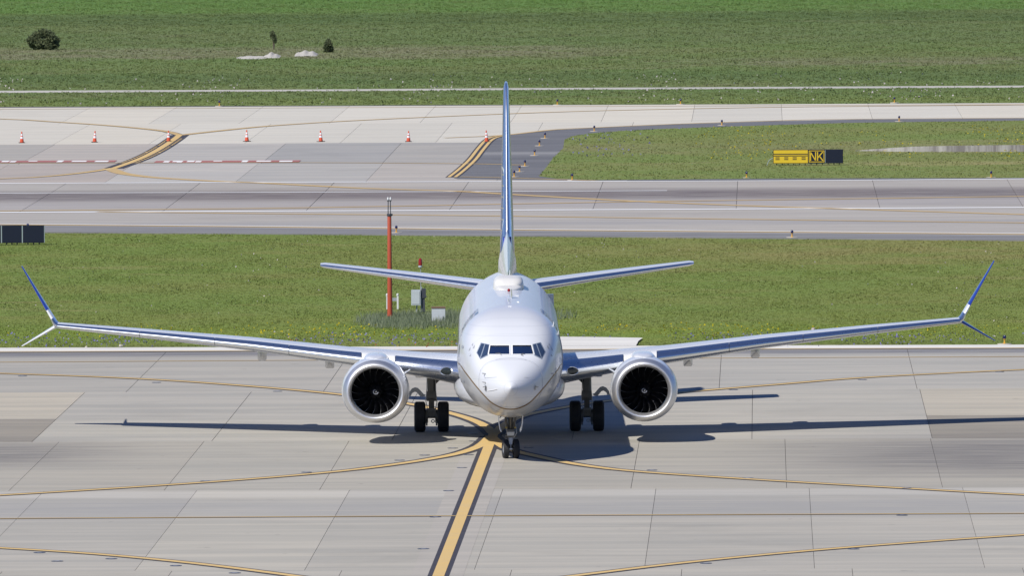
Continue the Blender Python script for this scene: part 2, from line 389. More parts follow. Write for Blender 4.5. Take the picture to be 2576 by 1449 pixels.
# ------------------------------------------------------------------ painted lines
_z = {'b': 0.0060, 'y': 0.0120}
def zlev(kind):
    _z[kind] += .0003; return _z[kind]
def ribbon(name, pts, w, mat, z, parent, off=0.0, step=1.2, dash=None):
    P = catmull([G(x, y) for x, y in pts], step); vs = []; fs = []; L = 0.0
    for i, p in enumerate(P):
        t = (P[min(i + 1, len(P) - 1)] - P[max(i - 1, 0)]); t.z = 0; t.normalize(); n = Vector((t.y, -t.x, 0))
        vs += [p + n * (off - w / 2) + Vector((0, 0, z)), p + n * (off + w / 2) + Vector((0, 0, z))]
    for i in range(len(P) - 1):
        if i: L += (P[i] - P[i - 1]).length
        if dash and (L % (dash * 2)) > dash: continue
        fs.append([2 * i, 2 * i + 1, 2 * i + 3, 2 * i + 2])
    return obj(name, vs, fs, mat, parent, smooth=False, fix=True)
def line(pts, w, parent, border=.15, mat=None, name='yellow_line', step=1.2):
    if border: ribbon('black_border', pts, w + 2 * border, M_blk, zlev('b'), parent, step=step)
    return ribbon(name, pts, w, mat or M_yel, zlev('y'), parent, step=step)
A = apron
line([(1102, 1452), (1130, 1380), (1160, 1302), (1190, 1225), (1218, 1152), (1243, 1088)], .36, A, .15)
line([(1241, 1092), (1222, 1074), (1190, 1058), (1130, 1039.5), (1030, 1017), (850, 992.5), (600, 970), (330, 952.5), (0, 940), (-400, 929)], .40, A, .20)
line([(1241, 1094), (1265, 1073), (1300, 1052), (1345, 1040), (1430, 1024), (1530, 1009), (1710, 988.5), (1960, 967.5), (2200, 949), (2576, 930.5), (2950, 915)], .40, A, .20)
line([(1235, 1098), (1215, 1117), (1190, 1130), (1130, 1147), (1000, 1168.5), (840, 1188), (600, 1208.5), (300, 1229), (0, 1247), (-400, 1268)], .40, A, .20)
line([(1235, 1098), (1258, 1119), (1285, 1133), (1345, 1147.5), (1450, 1169), (1600, 1187), (1900, 1207.5), (2250, 1228), (2576, 1246), (2950, 1262)], .40, A, .20)
line([(-400, 1308), (0, 1306), (1288, 1298.5), (2576, 1293), (2950, 1291.5)], .20, A, .14)
line([(-400, 1359), (0, 1380), (250, 1396), (500, 1420), (730, 1449), (850, 1466)], .38, A, .16)
line([(1380, 1459), (1455, 1449), (1700, 1419.5), (2000, 1390), (2300, 1366), (2576, 1347), (2950, 1322)], .38, A, .16)
line([(-400, 914), (0, 912), (1150, 905), (2576, 898), (2950, 896)], .28, A, 0, M_yelfar)
line([(-400, 887.4), (0, 885.6), (1288, 880.6), (2576, 876.2), (2950, 875)], .38, A, 0, M_yelfar)
M_scrub = concrete('scrubbed_concrete', (.35, .326, .288), (.415, .38, .33), tint=False)
ribbon('scrubbed_strip', [(1102, 1452), (1160, 1302), (1218, 1152)], 1.6, M_scrub, .004, A, off=-.05)
M_inset = plain('inset_light_metal', (.10, .11, .14), .4, .5); M_insl = plain('inset_light_top', (.42, .42, .44), .4, .4)
def ins(ls, k, ox, oy): return [((ox + x / k) / 1.3125, (oy + y / k) / 1.3125) for x, y in ls]
spots = ins([(245, 1307), (355, 1360), (690, 1345), (1090, 1388), (1455, 1433), (140, 211), (970, 251), (1720, 306), (1275, 863), (1900, 808)], 1.877, 0, 1130) + ins([(500, 275), (690, 237), (900, 184), (1020, 234), (970, 332), (870, 505), (770, 703), (680, 943), (1050, 73), (1060, 131), (2400, 350), (1470, 178)], 2.28, 1100, 1400) + ins([(1120, 233), (1970, 184), (410, 845), (1395, 908), (1365, 1075), (1065, 1284), (150, 1373), (320, 296)], 1.877, 2251, 1130)
d1 = MB().lathe([(-.004, .19), (.008, .19), (.012, .15)], 14, 'Z', caps=True); d2 = MB().lathe([(.012, .09), (.017, .06)], 10, 'Z', caps=True); dm1 = mesh('inset_light', d1.v, d1.f, M_inset); dm2 = mesh('light_top', d2.v, d2.f, M_insl)
for x, y in spots:
    o = bpy.data.objects.new('inset_light', dm1); o.location = G(x, y, .004); link(o, A); q = bpy.data.objects.new('light_top', dm2); link(q, o)
B = pave
W = dict(name='white_line', mat=M_wht, border=0)
line([(-400, 463), (0, 461.5), (648, 458.8), (1289, 456.6), (1943, 454.5), (2576, 450), (2950, 447)], .8, B, **W)
line([(-400, 488), (0, 486.3), (800, 483.6), (1289, 481.6), (1678, 479.8)], .55, B, **W)
line([(-400, 536), (0, 534.5), (648, 531.5), (1289, 528.8), (1943, 525.5), (2576, 522), (2950, 520)], .9, B, **W)
line([(-400, 564), (0, 565.4), (648, 571), (1289, 578.6), (1890, 583.6), (2576, 590), (2950, 594)], .8, B, mat=M_yelfar, border=0)
line([(-400, 562.5), (0, 563.6), (648, 569.2), (1289, 576.8), (1890, 581.8), (2576, 588), (2950, 592)], .45, B, mat=M_wht, border=0, name='white_line')
YF = dict(mat=M_yelfar, border=0)
line([(-400, 537), (0, 531), (686, 524), (1334, 512.5), (1603, 507.5), (1943, 503), (2576, 494), (2950, 489)], .75, B, **YF)
line([(274, 424), (300, 434), (330, 440), (400, 447.5), (560, 457), (648, 460), (914, 473.7), (1153, 481.5), (1289, 489.5), (1603, 506.7), (1943, 520), (2236, 529.4), (2576, 540), (2950, 551)], .85, B, mat=M_yelfar, border=.0)
line([(245, 533), (648, 537.6), (1200, 543), (1600, 548.5), (1943, 553), (2576, 561), (2950, 566)], .75, B, **YF)
line([(-400, 464), (0, 450), (120, 443.5), (220, 433), (285, 423)], .45, B, .12, step=2)
line([(-400, 291), (0, 299), (130, 306), (266, 315), (360, 323.5), (421, 331), (452, 340)], .55, B, .1, mat=M_yelfar, step=2)
line([(452, 340), (560, 328), (686, 316), (914, 302), (1266, 286.5), (1523, 278), (1943, 269.5), (2300, 266), (2950, 260)], .6, B, .1, mat=M_yelfar, step=3)
line([(-400, 276), (0, 274.5), (648, 271.5), (1289, 268.2), (1943, 265.4), (2576, 262.6)], .45, B, **YF)
line([(1120, 347), (1266, 340), (1390, 326.6), (1497, 321), (1700, 312), (1943, 304), (2156, 299.5), (2950, 294)], .45, B, **YF)
line([(0, 410.6), (300, 410), (754, 409.2), (1141, 411.6), (1324, 415.5)], .5, B, **YF)
line([(1160, 445), (1289, 448), (1500, 455)], .45, B, **YF)
# lead-in with solid centre and dashed flanks between the two taxiways
core = [(452, 339.5), (440, 349), (415, 366), (390, 381), (360, 396), (325, 410), (285, 424)]
ribbon('black_border', core, 1.25, M_blk, zlev('b'), B)
ribbon('yellow_line', core, .42, M_yel, zlev('y'), B)
flank = core[1:-1]
for of in (.42, -.42):
    ribbon('dashed_yellow_line', flank, .16, M_yel, zlev('y'), B, off=of, step=.9, dash=.9)
# the double line at the asphalt edge
dbl = [(1137, 446), (1160, 428), (1188, 402), (1210, 374), (1229, 353), (1247, 344.5), (1272, 340)]
ribbon('black_border', dbl, .80, M_blk, zlev('b'), B, step=.8)
for of in (.19, -.19): ribbon('yellow_line', dbl, .2, M_yel, zlev('y'), B, off=of, step=.8)
# red surface-painted hold signs with white characters, seen edge on
def surface_sign(x0, x1, y, cuts):
    zr = zlev('y')
    a, b = uu(x0, y), uu(x1, y); v0, v1 = vv(409.6, x0), vv(405.2, x0)
    def quad(name, u0, u1, w0, w1, m, z):
        ps = [U * u0 + V * w0, U * u1 + V * w0, U * u1 + V * w1, U * u0 + V * w1]
        return obj(name, [p + Vector((0, 0, z)) for p in ps], [[0, 1, 2, 3]], m, B, smooth=False)
    quad('red_panel', a, b, v0, v1, M_red, zr)
    for (c0, c1, h0, h1) in cuts:
        quad('white_character', a + (b - a) * c0, a + (b - a) * c1, v0 + (v1 - v0) * h0, v0 + (v1 - v0) * h1, M_wht, zlev('y'))
chs = [(.06, .10, .15, .85), (.12, .16, .35, .95), (.155, .19, .1, .9), (.22, .27, .3, .95), (.28, .32, .15, .8), (.40, .46, .55, .9), (.60, .64, .1, .95), (.70, .80, .25, .8), (.86, .95, .1, .75)]
surface_sign(-75, 291, 406, chs)
surface_sign(392, 754, 406, chs)

# ------------------------------------------------------------------ the airliner
def wl(x):
    return lambda y: x
M_seam = plain('seam_grey', (.36, .38, .42), .5)
def chrome(name, col, rough): return plain(name, col, rough, 1.0, var=.06, scale=1.2)
M_alu = chrome('polished_aluminium', (.86, .89, .94), .29)
M_lip = chrome('satin_aluminium', (.80, .80, .81), .50)
M_wingp = plain('grey_wing_paint', (.66, .68, .71), .28, var=.10, scale=1.0, coat=.3)
M_white = plain('white_gloss_paint', (.80, .80, .80), .22, var=.05, scale=1.0, coat=.5)
M_cowl = plain('pale_cowl_paint', (.70, .72, .75), .25, var=.06, coat=.4)
M_blue = plain('blue_livery_paint', (.018, .042, .30), .2, var=.08, coat=.6)
M_dark = plain('dark_cavity', (.012, .012, .013), .8)
M_rub = plain('tyre_rubber', (.018, .018, .020), .75, var=.4, scale=6)
M_rim = plain('wheel_rim_grey', (.50, .52, .55), .4, .3)
M_gear = plain('gear_grey_metal', (.20, .195, .18), .45, .4, var=.5, scale=8)
M_gearl = plain('gear_light_metal', (.55, .56, .56), .38, .3, var=.25, scale=8)
M_brass = plain('brass_fitting', (.40, .30, .06), .45, .5)
M_blade_ = plain('fan_blade_black', (.011, .011, .013), .32, .15)
M_bedge = plain('titanium_edge_and_tip_glint', (.55, .55, .56), .4, .6)
M_duct = plain('inlet_lining', (.022, .022, .024), .5)
M_redl = plain('red_lens', (.30, .012, .012), .2)
M_lens = plain('landing_light_lens', (.018, .026, .026), .12, var=.5, scale=40)
def fin_mat():
    t = NT('fin_livery'); p = t.pos(src='object'); x = t.sep(p)
    # pale meridians and parallels of a globe on dark blue
    dy = t.math('SUBTRACT', x[1], 31.4); dz = t.math('SUBTRACT', x[2], 7.2)
    r = t.math('SQRT', t.math('ADD', t.math('MULTIPLY', dy, dy), t.math('MULTIPLY', dz, dz)))
    inside = t.math('SUBTRACT', 1.0, t.step(r, 1.95, 2.02))
    ring = t.band(r, 1.9, 2.0, .02)
    k = t.math('DIVIDE', dy, t.math('SQRT', t.math('MAXIMUM', t.math('SUBTRACT', 4.0, t.math('MULTIPLY', dz, dz)), .05)))
    mer = t.math('LESS_THAN', t.math('FRACT', t.math('MULTIPLY', k, 4.0)), .16)
    par = t.math('LESS_THAN', t.math('FRACT', t.math('MULTIPLY', dz, 2.4)), .12)
    g = t.math('MULTIPLY', t.math('MAXIMUM', mer, par), inside)
    c = t.mix(t.math('MULTIPLY', g, .8), (.018, .042, .30), (.46, .38, .26))
    c = t.mix(ring, c, (.7, .7, .72))
    low = t.math('SUBTRACT', 1.0, t.step(t.math('SUBTRACT', x[2], t.math('MULTIPLY', t.math('SUBTRACT', x[1], 29), .02)), 5.9, 5.95))
    c = t.mix(low, c, (.8, .8, .8))
    return t.fin(c, .2, 0, .5, .6)
M_fin = fin_mat()

root = empty('airliner', G(1285, 1153.5), R(0.19))
tag(root, 'white twin-engine passenger jet with blue tail fin taxiing head-on across the concrete', 'airplane')
MW = Matrix.Translation(root.location) @ Matrix.Rotation(R(0.19), 4, 'Z'); MI = MW.inverted(); MIR = MI.to_3x3()
CAML = MI @ CAM
def hit(bvh, x, y, off=0.0):
    d = (MIR @ ray(x, y)).normalized(); h = bvh.ray_cast(CAML, d)
    if h[0] is None: return None
    return h[0] + h[1] * (off if h[1].dot(d) < 0 else -off)

# fuselage: (distance from the nose tip, top, bottom, half width, height of the widest line)
ST = [(0.0, 2.74, 2.70, .015, 2.72), (.04, 2.79, 2.62, .075, 2.71), (.14, 2.88, 2.49, .18, 2.70), (.32, 3.01, 2.31, .34, 2.69), (.6, 3.19, 2.09, .56, 2.69), (1.0, 3.41, 1.88, .83, 2.71),
      (1.4, 3.60, 1.75, 1.06, 2.76), (1.72, 3.755, 1.68, 1.21, 2.82), (1.82, 3.84, 1.66, 1.25, 2.85), (2.16, 4.145, 1.605, 1.375, 2.94), (2.3, 4.235, 1.59, 1.42, 2.97), (2.7, 4.46, 1.545, 1.52, 3.04), (3.2, 4.70, 1.50, 1.62, 3.11),
      (4.0, 4.98, 1.45, 1.73, 3.20), (5.0, 5.18, 1.415, 1.82, 3.28), (6.0, 5.28, 1.40, 1.865, 3.33), (7.0, 5.32, 1.395, 1.88, 3.36), (9, 5.32, 1.395, 1.88, 3.36), (12, 5.32, 1.395, 1.88, 3.36), (16, 5.32, 1.395, 1.88, 3.36), (20, 5.32, 1.395, 1.88, 3.36), (24, 5.32, 1.395, 1.88, 3.36),
      (27, 5.32, 1.42, 1.88, 3.37), (29, 5.31, 1.64, 1.85, 3.48), (31, 5.29, 2.10, 1.70, 3.72), (33, 5.25, 2.74, 1.42, 4.02), (35, 5.20, 3.40, 1.05, 4.32), (37, 5.12, 3.98, .62, 4.57), (38.4, 5.0, 4.32, .34, 4.67), (39.1, 4.82, 4.52, .12, 4.68)]
NSEC = 112
def interp_st(s):
    xs = [q[0] for q in ST]
    for i in range(len(ST) - 1):
        if xs[i] <= s <= xs[i + 1]: break
    a, b = ST[i], ST[i + 1]; t = (s - a[0]) / (b[0] - a[0])
    out = []
    for k in range(1, 5):
        # monotone cubic between stations
        h = b[0] - a[0]; d = (b[k] - a[k]) / h
        def slope(j):
            if j <= 0 or j >= len(ST) - 1: return None
            d0 = (ST[j][k] - ST[j - 1][k]) / (xs[j] - xs[j - 1]); d1 = (ST[j + 1][k] - ST[j][k]) / (xs[j + 1] - xs[j])
            return 0 if d0 * d1 <= 0 else 2 * d0 * d1 / (d0 + d1)
        m0, m1 = slope(i), slope(i + 1); m0 = d if m0 is None else m0; m1 = d if m1 is None else m1
        if i == 0: m0 = d * 1.5
        out.append((2 * t ** 3 - 3 * t * t + 1) * a[k] + (t ** 3 - 2 * t * t + t) * h * m0 + (-2 * t ** 3 + 3 * t * t) * b[k] + (t ** 3 - t * t) * h * m1)
    return out
def fus_sec(s):
    zt, zb, w, zm = interp_st(s); q = []
    for k in range(NSEC):
        a = 2 * math.pi * k / NSEC; c, si = math.cos(a), math.sin(a)
        p = 2.0 + 1.25 * max(0, min(1, (s - .3) / 1.5)) * max(0, min(1, (7.5 - s) / 4.0)); e = 2 / p if si >= 0 else 1.0
        x = w * math.copysign(abs(c) ** e, c); z = zm + (zt - zm) * abs(si) ** e if si >= 0 else zm + (zm - zb) * si
        q.append(Vector((x, s - 4.0, z)))
    return q
ss = [0, .02, .05, .1, .18, .28, .4, .55] + list(np.arange(.7, 7.05, .1)) + list(np.arange(7.5, 39.1, .5)) + [39.1]
fb = MB().loft([fus_sec(float(s)) for s in ss])
fme = mesh('fuselage_probe', fb.v, fb.f, M_white)
bmx = bmesh.new(); bmx.from_mesh(fme); bmesh.ops.recalc_face_normals(bmx, faces=bmx.faces); FB = BVHTree.FromBMesh(bmx); bmx.to_mesh(fme); bmx.free()
# cheat line fitted to where it runs on the nose
stp = []
for x, y in ((1284, 1030.5), (1259.6, 1025.5), (1240.7, 1016), (1221.8, 999), (1198, 972), (1182, 951.6), (1170, 935)):
    h = hit(FB, x, y)
    if h: stp.append((h.y, h.z))
print('STRIPE', [(round(a, 2), round(b, 2)) for a, b in stp])
stp.sort()
def livery():
    t = NT('fuselage_livery'); p = t.pos(src='object'); x = t.sep(p)
    mr = t.add('ShaderNodeMapRange'); t.put(mr.inputs[0], x[1]); mr.inputs[1].default_value = -4.0; mr.inputs[2].default_value = 12.0
    fc = t.add('ShaderNodeFloatCurve'); cu = fc.mapping.curves[0]
    pts = [((a + 4) / 16.0, b / 6.0) for a, b in stp]
    pts = [(0.0, pts[0][1])] + [q for i, q in enumerate(pts) if i == 0 or q[0] > pts[i - 1][0] + .0005] + [(1.0, min(.5, max(pts[-1][1] + .02, .49)))]
    pts = [q for q in pts if q[0] <= 1.0]
    cu.points[0].location = pts[0]; cu.points[1].location = pts[-1]
    for q in pts[1:-1]: cu.points.new(*q)
    for q in cu.points: q.handle_type = 'VECTOR'
    fc.mapping.update(); t.put(fc.inputs['Value'], mr.outputs[0])
    zc = t.math('MULTIPLY', fc.outputs[0], 6.0); d = t.math('SUBTRACT', x[2], zc)
    n = t.noise(p, 1.1, 5, .6); n2 = t.noise(t.pos(src='object', scale=(1, .12, 1)), 3.0, 4)
    top = t.mix(t.math('MULTIPLY', t.math('ADD', n, n2), .14), (.63, .64, .67), (.55, .565, .60))
    # skin panels: faint lap joints every half metre or so
    fr = t.math('FRACT', t.math('MULTIPLY', x[1], .787)); seam = t.math('LESS_THAN', fr, .018)
    for zz in (4.72, 4.42, 2.95, 2.35): seam = t.math('MAXIMUM', seam, t.math('LESS_THAN', t.math('ABSOLUTE', t.math('SUBTRACT', x[2], zz)), .009))
    top = t.mix(t.math('MULTIPLY', seam, .42), top, (.45, .47, .5))
    low = t.mix(t.math('MULTIPLY', n2, .4), (.45, .46, .48), (.38, .385, .39))
    c = t.mix(t.step(d, -.004, .004), low, top)
    w = t.noise(p, .55, 2, .5); t.bump(t.math('ADD', w, t.math('MULTIPLY', seam, -.03)), .05, .05)
    return t.fin(c, t.math('ADD', .25, t.math('MULTIPLY', n2, .12)), 0, .5, .25)
M_fus = livery()
fus = obj('fuselage', [v.co for v in fme.vertices], [list(p.vertices) for p in fme.polygons], [M_fus, M_dark], root, ang=30)
# window openings and nose wheel well are really cut into the skin
WPOLY = {
    'front_l': [(1233.6, 869.9), (1280.9, 869.9), (1281.5, 891.7), (1229.8, 891.7)],
    'front_r': [(1289.5, 869.2), (1336.2, 869.2), (1342, 891.3), (1289.9, 891.4)],
    'side_l1': [(1221.2, 866.6), (1230.2, 868.6), (1226.0, 893.2), (1210.0, 901.4)],
    'side_l2': [(1211.6, 864.6), (1218.8, 866.0), (1207.6, 900.4), (1200.8, 887.7)],
    'side_r1': [(1340.8, 867.6), (1347.8, 866.0), (1360.4, 900.6), (1345.6, 893.2)],
    'side_r2': [(1350.0, 865.4), (1358.6, 863.2), (1369.8, 885.2), (1362.6, 900.6)]}
def inset(poly, k):
    c = (sum(p[0] for p in poly) / len(poly), sum(p[1] for p in poly) / len(poly))
    return [(c[0] + (p[0] - c[0]) * k, c[1] + (p[1] - c[1]) * k) for p in poly]
cutters = []
def cutter(vs, fs):
    o = obj('cutter', vs, fs, M_dark, root, smooth=False); cutters.append(o)
for nm, poly in WPOLY.items():
    if nm.startswith('front'):
        pts = [hit(FB, x, y) for x, y in poly]
        if None in pts: continue
        d = Vector((0, 1, 0)); n = len(pts)
        vs = [p - d * .5 for p in pts] + [p + d * 1.35 for p in pts]
        cutter(vs, [list(range(n)), [n + i for i in range(n)][::-1]] + [[i, (i + 1) % n, n + (i + 1) % n, n + i] for i in range(n)])
wm = MB().box((0, .15, 1.45), (.82, 1.75, 1.0)); cutter(wm.v, wm.f)
for c in cutters:
    md = fus.modifiers.new('cut', 'BOOLEAN'); md.operation = 'DIFFERENCE'; md.object = c; md.solver = 'EXACT'
    try: md.material_mode = 'TRANSFER'
    except Exception: pass
bpy.context.view_layer.update()
dg = bpy.context.evaluated_depsgraph_get(); nm_ = bpy.data.meshes.new_from_object(fus.evaluated_get(dg)); nm_.name = 'fuselage'
fus.modifiers.clear(); fus.data = nm_
for c in cutters: bpy.data.objects.remove(c)
fus.data.polygons.foreach_set('use_smooth', [True] * len(fus.data.polygons)); fus.data.set_sharp_from_angle(angle=R(30))

def wrap(name, poly, mat, parent, off=.008, cell=4.0, bvh=None, smooth=True):
    """a thin skin piece laid on the body where the outline is seen"""
    bvh = bvh or FB
    bm = bmesh.new(); bm.faces.new([bm.verts.new((x, y, 0)) for x, y in poly])
    for ax in (0, 1):
        lo, hi = min(p[ax] for p in poly), max(p[ax] for p in poly); q = lo + cell
        while q < hi:
            no = Vector((1, 0, 0)) if ax == 0 else Vector((0, 1, 0))
            bmesh.ops.bisect_plane(bm, geom=bm.verts[:] + bm.edges[:] + bm.faces[:], plane_co=no * q, plane_no=no); q += cell
    bad = []
    for v in bm.verts:
        h = hit(bvh, v.co.x, v.co.y, off)
        if h is None: bad.append(v)
        else: v.co = h
    if bad: bmesh.ops.delete(bm, geom=bad, context='VERTS')
    me = bpy.data.meshes.new(name); bmesh.ops.recalc_face_normals(bm, faces=bm.faces); bm.to_mesh(me); bm.free(); me.materials.append(mat)
    me.polygons.foreach_set('use_smooth', [smooth] * len(me.polygons))
    return link(bpy.data.objects.new(name, me), parent)
def ringpoly(poly, k0, k1): return inset(poly, k0), inset(poly, k1)
def frame(name, poly, k, mat, parent, off=.012):
    """a raised surround: outline to scaled outline"""
    out = inset(poly, k); n = len(poly); vs = []; fs = []; m = 6
    for i in range(n):
        for j in range(m):
            t = j / m
            for q, of in ((poly, off), (out, off), (out, -.01)):
                a, b = q[i], q[(i + 1) % n]; h = hit(FB, a[0] + (b[0] - a[0]) * t, a[1] + (b[1] - a[1]) * t, of)
                vs.append(h if h else Vector((0, 0, 4)))
    N = n * m
    for i in range(N):
        a, b = i * 3, ((i + 1) % N) * 3
        fs += [[a, a + 1, b + 1, b], [a + 1, a + 2, b + 2, b + 1]]
    return obj(name, vs, fs, mat, parent, smooth=False)
def glass_mat():
    t = NT('cockpit_glass'); n = t.noise(t.pos(src='object'), 3, 3)
    tr = t.add('ShaderNodeBsdfTransparent'); tr.inputs[0].default_value = (.62, .68, .66, 1)
    gl = t.add('ShaderNodeBsdfGlossy'); gl.inputs[1].default_value = .04; t.put(gl.inputs[0], t.mix(n, (.6, .6, .6), (.5, .52, .54)))
    fr = t.add('ShaderNodeFresnel'); fr.inputs[0].default_value = 1.45
    mx = t.add('ShaderNodeMixShader'); t.t.links.new(fr.outputs[0], mx.inputs[0]); t.t.links.new(tr.outputs[0], mx.inputs[1]); t.t.links.new(gl.outputs[0], mx.inputs[2]); t.t.links.new(mx.outputs[0], t.out.inputs[0])
    return t.m
M_glass = glass_mat()
M_sglass = plain('side_window_glass', (.06, .10, .19), .07, .45, var=.1)
M_seal2 = plain('window_seal', (.22, .26, .33), .35)
for nm, poly in WPOLY.items():
    front = nm.startswith('front')
    pane = wrap('windshield' if front else 'side_window', inset(poly, .992), M_glass if front else M_sglass, fus, -.02 if front else .013)
    if front: frame('window_frame', poly, 1.10, M_white, pane, .014)
for pent in ([(1209.6, 862.6), (1232.0, 867.2), (1227.4, 895.0), (1208.2, 904.4), (1198.6, 887.7)], [(1339.0, 866.4), (1360.4, 861.2), (1372.2, 885.2), (1362.8, 904.0), (1344.2, 895.0)]):
    wrap('side_window_surround', pent, M_seal2, fus, .006, 3)
# wipers
for pts in ([(1246, 891), (1254, 889.5), (1259, 892), (1261, 895)], [(1320, 892), (1313, 891.5), (1310, 894), (1316, 896)]):
    ps = [hit(FB, x, y, .03) for x, y in pts]; MB().tube([p for p in ps if p], .010, 6).obj('wiper', M_gear, fus)
def lineon(name, pts, w, mat, off=.006, closed=False, parent=None):
    """thin strip following points on the skin"""
    P = []
    for i in range(len(pts) - (0 if closed else 1)):
        a, b = pts[i], pts[(i + 1) % len(pts)]; n = max(2, int(math.hypot(b[0] - a[0], b[1] - a[1]) / 3))
        P += [hit(FB, a[0] + (b[0] - a[0]) * k / n, a[1] + (b[1] - a[1]) * k / n, off) for k in range(n)]
    if not closed: P.append(hit(FB, *pts[-1], off))
    P = [p for p in P if p]
    return MB().tube(P + ([P[0]] if closed else []), w, 5).obj(name, mat, parent or fus)
def side_x(y, z, sgn, off=.006):
    h = FB.ray_cast(Vector((sgn * 5, y, z)), Vector((-sgn, 0, 0)))
    return h[0] + h[1] * (off if h[1].x * sgn > 0 else -off) if h[0] else None
def side_loop(name, y0, y1, z0, z1, sgn, w, mat, r=.12):
    c = []
    for (cy, cz, a0) in ((y1 - r, z1 - r, 0), (y0 + r, z1 - r, 90), (y0 + r, z0 + r, 180), (y1 - r, z0 + r, 270)):
        for k in range(5): a = R(a0 + k * 22.5); c.append((cy + r * math.cos(a), cz + r * math.sin(a)))
    d = []
    for i in range(len(c)):
        a, b = c[i], c[(i + 1) % len(c)]; n = max(1, int(math.hypot(b[0] - a[0], b[1] - a[1]) / .08))
        d += [(a[0] + (b[0] - a[0]) * k / n, a[1] + (b[1] - a[1]) * k / n) for k in range(n)]
    P = [p for p in (side_x(y, z, sgn) for y, z in d) if p]
    return MB().tube(P + [P[0]], w, 5, False).obj(name, mat, fus)
for sg in (-1, 1):
    dr = side_loop('door_outline', 1.35, 2.12, 2.62, 4.30, sg, .010, M_seam)
    # service plate low on the door, the small square grey patch
    side_loop('cargo_door_outline', 5.2, 6.4, 1.75, 2.6, sg, .008, M_seam)
def sidepatch(name, y0, y1, z0, z1, sgn, mat, off=.008, n=5):
    vs = []; fs = []
    for i in range(n + 1):
        for j in range(n + 1): vs.append(side_x(y0 + (y1 - y0) * i / n, z0 + (z1 - z0) * j / n, sgn, off))
    for i in range(n):
        for j in range(n): fs.append([i * (n + 1) + j, (i + 1) * (n + 1) + j, (i + 1) * (n + 1) + j + 1, i * (n + 1) + j + 1])
    return obj(name, vs, fs, mat, fus)
M_cabin = plain('cabin_window_glass', (.03, .035, .045), .1)
for sg in (-1, 1):
    w0 = None
    for k in range(44):
        y = 3.7 + k * .508
        if w0 is None or y < 4.6: w = sidepatch('cabin_window', y, y + .24, 3.52, 3.87, sg, M_cabin, .007, 3); w0 = (w, y) if y > 4.0 and w0 is None else w0
        else: w = bpy.data.objects.new('cabin_window', w0[0].data); w.location = (0, y - w0[1], 0); link(w, fus)
# airline name in blue capitals on both sides
def lettering(text, sgn, y0, z0, size):
    cu = bpy.data.curves.new('lettering', 'FONT'); cu.body = text; cu.size = size; cu.space_character = 1.15
    to = bpy.data.objects.new('lettering', cu); COL.objects.link(to); bpy.context.view_layer.update()
    me = bpy.data.meshes.new_from_object(to.evaluated_get(bpy.context.evaluated_depsgraph_get())); bpy.data.objects.remove(to)
    bm = bmesh.new(); bm.from_mesh(me); h = .1
    while h < size:
        bmesh.ops.bisect_plane(bm, geom=bm.verts[:] + bm.edges[:] + bm.faces[:], plane_co=(0, h, 0), plane_no=(0, 1, 0)); h += .1
    wd = max(v.co.x for v in bm.verts)
    for v in bm.verts:
        y = y0 + (v.co.x if sgn > 0 else wd - v.co.x); v.co = side_x(y, z0 + v.co.y, sgn, .008)
    bmesh.ops.recalc_face_normals(bm, faces=bm.faces); bm.to_mesh(me); bm.free(); me.materials.clear(); me.materials.append(M_blue)
    return link(bpy.data.objects.new('lettering', me), fus)
lettering('UNITED', 1, 3.4, 4.15, 1.15); lettering('UNITED', -1, 3.4, 4.15, 1.15)
# small blue placard marks and the round grey emblem by the forward door
sidepatch('blue_placard', .80, .86, 3.55, 3.95, -1, M_blue, .010); sidepatch('blue_placard', 1.02, 1.2, 3.55, 4.0, -1, M_blue, .010)
wrap('door_emblem', [(1164 + 3 * math.cos(a), 873 + 4 * math.sin(a)) for a in np.linspace(0, 6.28, 11)[:-1]], M_seam, fus, .01, 2)
wrap('service_panel', [(1160, 956.5), (1168.5, 957), (1169, 964), (1160.5, 962)], M_seam, fus, .01, 3)
for tri in ([(1186.5, 869), (1190.5, 863), (1190, 871)], [(1189, 877), (1194.5, 868), (1193.5, 876)], [(1179, 884), (1183.5, 873), (1183, 880)], [(1179, 894), (1183, 889.5), (1185.5, 886)], [(1181, 896), (1185, 891), (1184.6, 897)]):
    wrap('emblem_mark', tri, M_seam, fus, .01, 3); wrap('emblem_mark', [(2570.5 - x, y) for x, y in tri], M_seam, fus, .01, 3)
M_gold = plain('gold_cheat_line', (.20, .115, .035), .35, .2)
gl_ = [(1284.5, 1030.0), (1272, 1029.0), (1259.6, 1025.5), (1250, 1021.2), (1240.7, 1016), (1231, 1008.5), (1221.8, 999), (1210, 986), (1198, 972), (1190, 962), (1182, 951.6), (1174, 941), (1166.5, 931), (1160, 921)]
for sg in (-1, 1):
    pp = [(x if sg < 0 else 2569 - x, y) for x, y in gl_]; vs = []; fs = []
    Q = catmull([Vector((x, y, 0)) for x, y in pp], 2.0)
    for i, q in enumerate(Q):
        tt = (Q[min(i + 1, len(Q) - 1)] - Q[max(i - 1, 0)]).normalized(); nn = Vector((tt.y, -tt.x, 0)); hw = 1.35
        a, b = hit(FB, q.x - nn.x * hw, q.y - nn.y * hw, .006), hit(FB, q.x + nn.x * hw, q.y + nn.y * hw, .006)
        if a and b: vs += [a, b]
    last = (vs[-1] + vs[-2]) / 2
    for y in np.arange(last.y + .3, 24, .6): vs += [side_x(float(y), last.z + .03 - .03 * sg * 0 - .025, sg, .006), side_x(float(y), last.z + .03 + .025, sg, .006)]
    obj('cheat_line', vs, [[2 * i, 2 * i + 1, 2 * i + 3, 2 * i + 2] for i in range(len(vs) // 2 - 1)], M_gold, fus)
